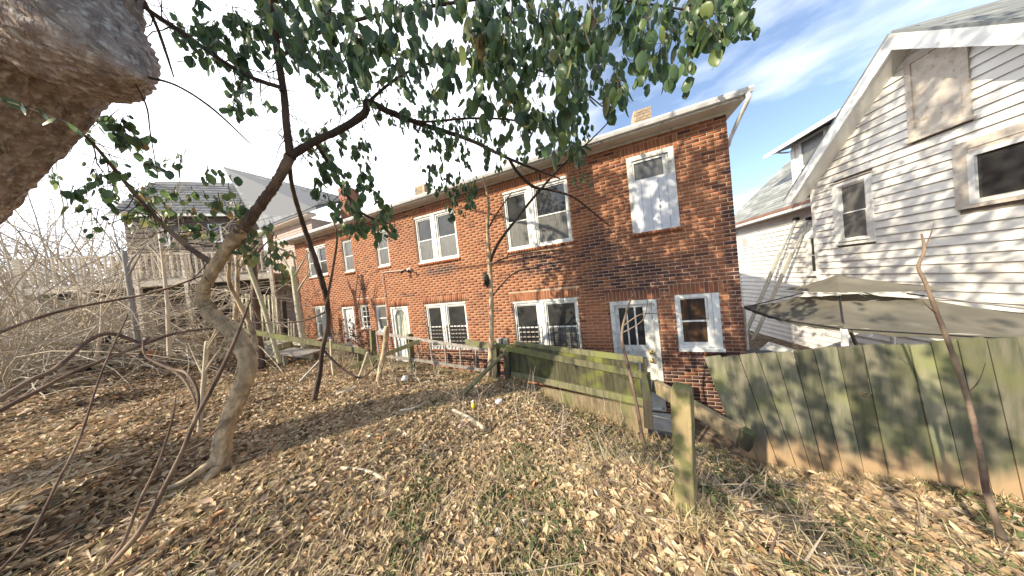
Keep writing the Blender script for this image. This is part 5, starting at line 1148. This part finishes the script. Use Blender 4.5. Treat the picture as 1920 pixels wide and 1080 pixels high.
# big bare bushes at the left
def bush(x, y, d, r_, n_, label, mt=m_cane, hgt_=1.0, rs=1.0, drop=-.17, spread_=.15):
    c = gz_(x, d) if y is None else at(x, y, d); o = empty('bare_bush', c, label, 'bush', 'tangled bare bushes at the left'); m = MB(); m2 = MB()
    for k in range(n_):
        a = random.uniform(0, 6.283); L_ = random.uniform(.6,1.5)*r_; el = random.uniform(.5,1.4); d_ = Vector((math.cos(a)*math.cos(el), math.sin(a)*math.cos(el), math.sin(el))); p = c+Vector((random.gauss(0,spread_),random.gauss(0,spread_),0)); pts = [p]
        for j in range(9):
            d_ = (d_+Vector((random.gauss(0,.14),random.gauss(0,.14),random.gauss(drop,.14)))).normalized(); pts.append(pts[-1]+d_*L_*hgt_/5)
        r0_ = rs*random.uniform(.009,.02); (m if random.random() < .6 else m2).tube(pts, [r0_*(1-j*.085) for j in range(10)], 5, cap=False)
        for _ in range(5):
            i = random.randint(2, 8); e = Vector((random.gauss(0,1),random.gauss(0,1),random.gauss(.1,.7))).normalized(); q = [pts[i]]
            for j in range(5): e = (e+Vector((random.gauss(0,.25),random.gauss(0,.25),random.gauss(-.08,.25)))).normalized(); q.append(q[-1]+e*random.uniform(.06,.15)*r_)
            m2.tube(q, [rs*v for v in (.0075,.0065,.0055,.0045,.0035,.0025)], 3, cap=False)
    m.build('canes', mt, o, kind='stuff'); m2.build('twigs', m_cane2, o, kind='stuff')
bush(30, None, 5.0, 2.0, 60, 'dense arching bare bush at the far left edge', hgt_=1.25); bush(110, None, 5.6, 2.0, 60, 'pale tangled bush in front of the painted panel', hgt_=1.2); bush(205, None, 5.6, 1.4, 30, 'arching canes in front of the deck, left of the forked trunk', hgt_=1.2)
bush(310, None, 6.0, 1.3, 20, 'thin bare bush at the middle of the deck railing', m_cane, 1.2); bush(-40, None, 4.2, 1.8, 50, 'bare bush cut by the left edge of the view', m_cane2, 1.2); bush(400, None, 6.0, 1.5, 26, 'sparse bare bush behind the twisted tree', hgt_=1.2)
bush(60, None, 6.6, 2.5, 55, 'tall bare thicket rising over the deck at left', m_cane, 1.5); bush(150, None, 6.6, 2.0, 26, 'tall thin thicket over the deck railing', m_cane, 1.5); bush(280, None, 7.0, 1.7, 12, 'bare thicket in front of the brown house', m_cane, 1.5)
bush(20, None, 12, 4.6, 130, 'tall pale thicket far behind the deck at the left edge', m_cane, 1.0, 2.2, -.06, 1.4); bush(150, None, 13, 5.0, 140, 'broad pale thicket far behind the deck railing', m_cane, 1.0, 2.4, -.06, 1.6)
bush(290, None, 12.5, 4.4, 110, 'hazy thicket hiding the front of the brown house', m_cane2, 1.0, 2.3, -.06, 1.3); bush(390, None, 11.5, 3.4, 60, 'bare thicket between the deck and the twisted tree', m_cane, 1.0, 2.0, -.06, .9)
# dead-leaf shrub by the left door
ds = empty('dead_shrub', at(655, 680, 5.4), 'shrub of curled dead brown leaves beside the left back door', 'shrub')
seeds = [(at(655+random.uniform(-25,25), 682, 5.4), Vector((random.gauss(0,.3),random.gauss(0,.2),1))) for _ in range(14)]; twiggy(ds, seeds, 3, .25, m_cane2, .10, gen=2, rad=.006, up=.1)
DL = Leaves()
for k in range(260):
    a = random.gauss(662, 17); b_ = random.gauss(632, 20); DL.add(at(a, b_, 5.4+random.uniform(-.25,.25)), random.uniform(.05,.09), .9)
m_dead = mat('dead_leaf', (.2,.1,.05), attr='rnd', ramp=[(0,(.09,.045,.03)),(.5,(.20,.11,.07)),(1,(.34,.21,.14))], rough=.8); DL.build(ds, 0, m_dead)
# brush at the foot of the posts
br = empty('brush_pile', at(640, 700, 4.4), 'tangle of dry brush around the old posts', 'brush')
seeds = []
for k in range(46):
    x = random.uniform(585, 830); d_ = random.uniform(3.9, 5.0); q = gz_(x, d_); seeds.append((q, Vector((random.gauss(0,.7),random.gauss(0,.4),.8))))
twiggy(br, seeds, 3, .3, m_cane, .085, gen=1, rad=.006, nm='canes')
# weeds on the slope
wd_ = empty('dry_weeds', at(1050, 780, 3.0), 'thin dry weed stalks on the slope below the green panel', 'weeds'); seeds = []
for k in range(34):
    q = gpix(random.uniform(840, 1230), random.uniform(745, 840)); seeds.append((q-ZU*.02, Vector((random.gauss(0,.35),random.gauss(0,.3),1))))
twiggy(wd_, seeds, 2, .16, m_cane, .065, gen=1, rad=.0035, nm='stalks', up=.1)
# leafy plant behind the board fence
pl2 = empty('garden_plant', (2.75, 3.9, -2.9), 'green leafy plant showing over the board fence under the gazebo', 'plant'); GL = Leaves(); m = MB()
for k in range(26):
    q = Vector((2.55+random.uniform(0,.5), 3.7+random.uniform(0,.7), -2.9)); t_ = q+Vector((random.gauss(0,.12),random.gauss(0,.1),1.42+random.uniform(-.1,.12))); m.tube([q, q.lerp(t_,.5)+Vector((.03,0,0)), t_], [.006,.005,.003], 4)
    for j in range(9): GL.add(q.lerp(t_, random.uniform(.6,1)), random.uniform(.04,.07), .9, .1)
m.build('stems', m_bark_limb, pl2, kind='stuff'); GL.build(pl2, 0)

def tuft(name, pts_, n_, label, hh=.16, mt=None):
    V = []; Fs = []; rn_ = []
    for k in range(n_):
        a = random.choice(pts_); x = a[0]+random.gauss(0, a[2]); y = a[1]+random.gauss(0, a[2]); z = h(x, y)-.01; t_ = random.uniform(0, 6.283); L_ = random.uniform(.4, 1.2)*hh
        d = Vector((random.gauss(0,.45), random.gauss(0,.45), 1)).normalized(); sd = Vector((math.cos(t_), math.sin(t_), 0))*random.uniform(.0015,.003); b_ = Vector((x,y,z)); m_ = b_+d*L_*.6; e_ = b_+d*L_+Vector((d.x,d.y,-.25))*L_*.3
        n0 = len(V); V += [tuple(q) for q in (b_-sd, b_+sd, m_+sd*.7, m_-sd*.7, e_+sd*.1, e_-sd*.1)]; Fs += [(n0,n0+1,n0+2,n0+3),(n0+3,n0+2,n0+4,n0+5)]; rn_ += [random.random()]*2
    o = npmesh(name, np.array(V), np.array(Fs), mt or m_straw, attr=dict(rnd=np.array(rn_)), kind='stuff'); return tag(o, label, 'grass')
tuft('post_weeds', [(fp.x, fp.y, .05), (fp.x+.05, fp.y-.05, .07)], 420, 'dry grass grown up around the foot of the square post', .15)
tuft('fence_weeds', [(fl.x+(fr_.x-fl.x)*q*1.6, fl.y+(fr_.y-fl.y)*q*1.6-.05, .05) for q in np.linspace(0,1,24)], 1500, 'dry grass along the foot of the board fence', .11)
tuft('edge_weeds', [(A_.x+(Bp.x-A_.x)*q, A_.y+(Bp.y-A_.y)*q-.12, .06) for q in np.linspace(-.2,1,24)], 1600, 'tall dry grass along the retaining timber under the green panel', .17)
tuft('brush_weeds', [(-2.3-q*5, 3.75+.1*math.sin(q*7), .13) for q in np.linspace(0,1,30)], 2600, 'pale dry weeds along the low retaining edge', .2)
# ------------------------------------------------------------------ ground cover
def scatter(n, xr, yr, power=1.0, near=True):
    """random ground points, thinning with distance from the camera"""
    X = []; Y = []
    while sum(len(q) for q in X) < n:
        x = rng.uniform(*xr, 60000); y = rng.uniform(*yr, 60000); d = np.hypot(x, y); keep = rng.random(60000) < np.clip((1.8/np.maximum(d, .3))**power, 0, 1)
        wy = np.interp(x, WALL[:,0], WALL[:,1]); keep &= (y < wy-.03)
        c = np.stack([x, y, np.full_like(x, -1.6)], -1) @ Rc; dep = -c[:,2]; X_ = 960+F*c[:,0]/np.maximum(dep,.05); Y_ = 540-F*c[:,1]/np.maximum(dep,.05)
        keep &= (dep > .1) & (X_ > -900) & (X_ < 3000) & (Y_ < 2600)
        X.append(x[keep]); Y.append(y[keep])
    return np.concatenate(X)[:n], np.concatenate(Y)[:n]
def leaf_litter(n, xr, yr, power, smin, smax):
    x, y = scatter(n, xr, yr, power); z = hgt(x, y)+rng.uniform(.0, .035, n)
    base = np.array([(-.5,0,0),(-.15,.30,.10),(-.12,-.30,.12),(.25,.24,.06),(.28,-.22,.14),(.6,0,.02),(0,0,-.04)])
    tri = np.array([(0,6,1),(0,2,6),(1,6,3),(2,4,6),(6,4,5),(6,5,3)])
    Bv = base[None]*np.array([1,1,1])[None]; Bv = np.repeat(Bv, n, 0); Bv[:,:,2] *= rng.uniform(-1.5,3.0,(n,1)); Bv[:,:,1] *= rng.uniform(.45,1.1,(n,1)); Bv += rng.normal(0,.05,Bv.shape)
    Rm = rot_mats(rng.uniform(0,6.283,n), rng.normal(0,.5,n), rng.normal(0,.45,n)); s_ = rng.uniform(smin, smax, n)
    V = np.einsum('nij,nkj->nki', Rm, Bv)*s_[:,None,None]+np.stack([x,y,z],-1)[:,None,:]; Fc = (np.arange(n)[:,None,None]*7+tri[None]).reshape(-1,3); return V.reshape(-1,3), Fc, np.repeat(rng.beta(1.6,1.6,n), 6)
def blades(n, xr, yr, power, lmin, lmax, wd, flat, green=None):
    x, y = scatter(n, xr, yr, power)
    if green is not None: k = green(x, y); x, y = x[k], y[k]; n = len(x)
    z = hgt(x, y); a = rng.uniform(0, 6.283, n); el = rng.uniform(flat[0], flat[1], n); L_ = rng.uniform(lmin, lmax, n); d = np.stack([np.cos(a)*np.cos(el), np.sin(a)*np.cos(el), np.sin(el)], -1)
    side = np.stack([-np.sin(a), np.cos(a), np.zeros(n)], -1)*wd*rng.uniform(.6,1.4,(n,1)); p = np.stack([x,y,z+.004+rng.uniform(0,.02,n)],-1); mid = p+d*L_[:,None]*.55; tip = p+d*L_[:,None]; tip[:,2] -= L_*.22*(el > .3)
    V = np.stack([p-side, p+side, mid+side*.8, mid-side*.8, tip+side*.1, tip-side*.1], 1); q = np.array([(0,1,2,3),(3,2,4,5)]); return V.reshape(-1,3), (np.arange(n)[:,None,None]*6+q[None]).reshape(-1,4), np.repeat(rng.random(n), 2)
V, Fc, rn = leaf_litter(105000, (-11, 5), (-1.2, 4.6), 1.1, .026, .086); o = npmesh('leaf_litter', V, Fc, m_litter, attr=dict(rnd=rn), kind='stuff'); tag(o, 'thick layer of dry brown fallen leaves over the yard', 'leaf litter')
V, Fc, rn = leaf_litter(16000, (-26, -8), (-4, 5), 0, .06, .13); o = npmesh('far_leaf_litter', V, Fc, m_litter, attr=dict(rnd=rn), kind='stuff'); tag(o, 'fallen leaves on the far left ground below the deck', 'leaf litter')
def gmask(x, y):
    v = np.sin(x*2.1+.6)*np.sin(y*2.6+1.1)+.6*np.sin(x*5.3+y*3.1)+.35*np.sin(x*11+2)*np.sin(y*9); return (v+np.clip((x+1.0)*.45, -.9, .9) > .55)
def green_leaves(n):
    V, Fc, rn = leaf_litter(n, (-2.5, 5), (-1, 3.4), 1.1, .02, .05); V = V.reshape(-1,7,3); c = V.mean(1); k = gmask(c[:,0], c[:,1]); V = V[k]; m_ = len(V); V = V.copy(); V[:,:,2] += .02
    tri = Fc[:6]; return V.reshape(-1,3), (np.arange(m_)[:,None,None]*7+tri[None]).reshape(-1,3), np.repeat(rng.random(m_), 6)
V, Fc, rn = green_leaves(17000); o = npmesh('ground_ivy', V, Fc, m_grass, attr=dict(rnd=rn), kind='stuff'); tag(o, 'small green ground ivy leaves among the dry leaves', 'ground cover')
V, Fc, rn = blades(52000, (-9, 5), (-1, 4.6), 1.3, .05, .17, .0022, (.0, .7)); o = npmesh('dry_grass', V, Fc, m_straw, attr=dict(rnd=rn), kind='stuff'); tag(o, 'matted dry straw coloured grass among the leaves', 'grass')
V, Fc, rn = blades(38000, (-6, 5), (-1, 4.4), 1.1, .03, .095, .0024, (.5, 1.5), gmask); o = npmesh('green_grass', V, Fc, m_grass, attr=dict(rnd=rn), kind='stuff'); tag(o, 'patchy short green grass on the right half of the slope', 'grass')
V, Fc, rn = blades(5200, (-9, 5), (-1, 4.6), 1.2, .12, .42, .004, (-.02, .16)); o = npmesh('fallen_twigs', V, Fc, m_twig, attr=dict(rnd=rn), kind='stuff'); tag(o, 'thin fallen twigs scattered over the leaves', 'twigs')
for pts, r_, lb in (([(850,775),(880,790),(910,812)], 11, 'pale fallen stick pointing down the slope below the panel'), ([(750,775),(790,765),(815,735)], 6, 'thin pale fallen stick in the middle of the yard'), ([(632,742),(650,738),(668,730)], 12, 'short rotten log in front of the brush'), ([(640,884),(690,890),(720,906)], 8, 'pale short stick in the foreground leaves'), ([(10,700),(60,690),(120,700)], 8, 'fallen branch below the left bushes')):
    p = [gpix(*q)+ZU*.03 for q in pts]; s_ = spline(p, 4); dpt = px_of(p[1])[2]; o = MB().tube(s_, r_*dpt/400*.4, 7, .1).build('fallen_stick', m_cane, smooth=True); tag(o, lb, 'stick', 'fallen sticks on the leaves')
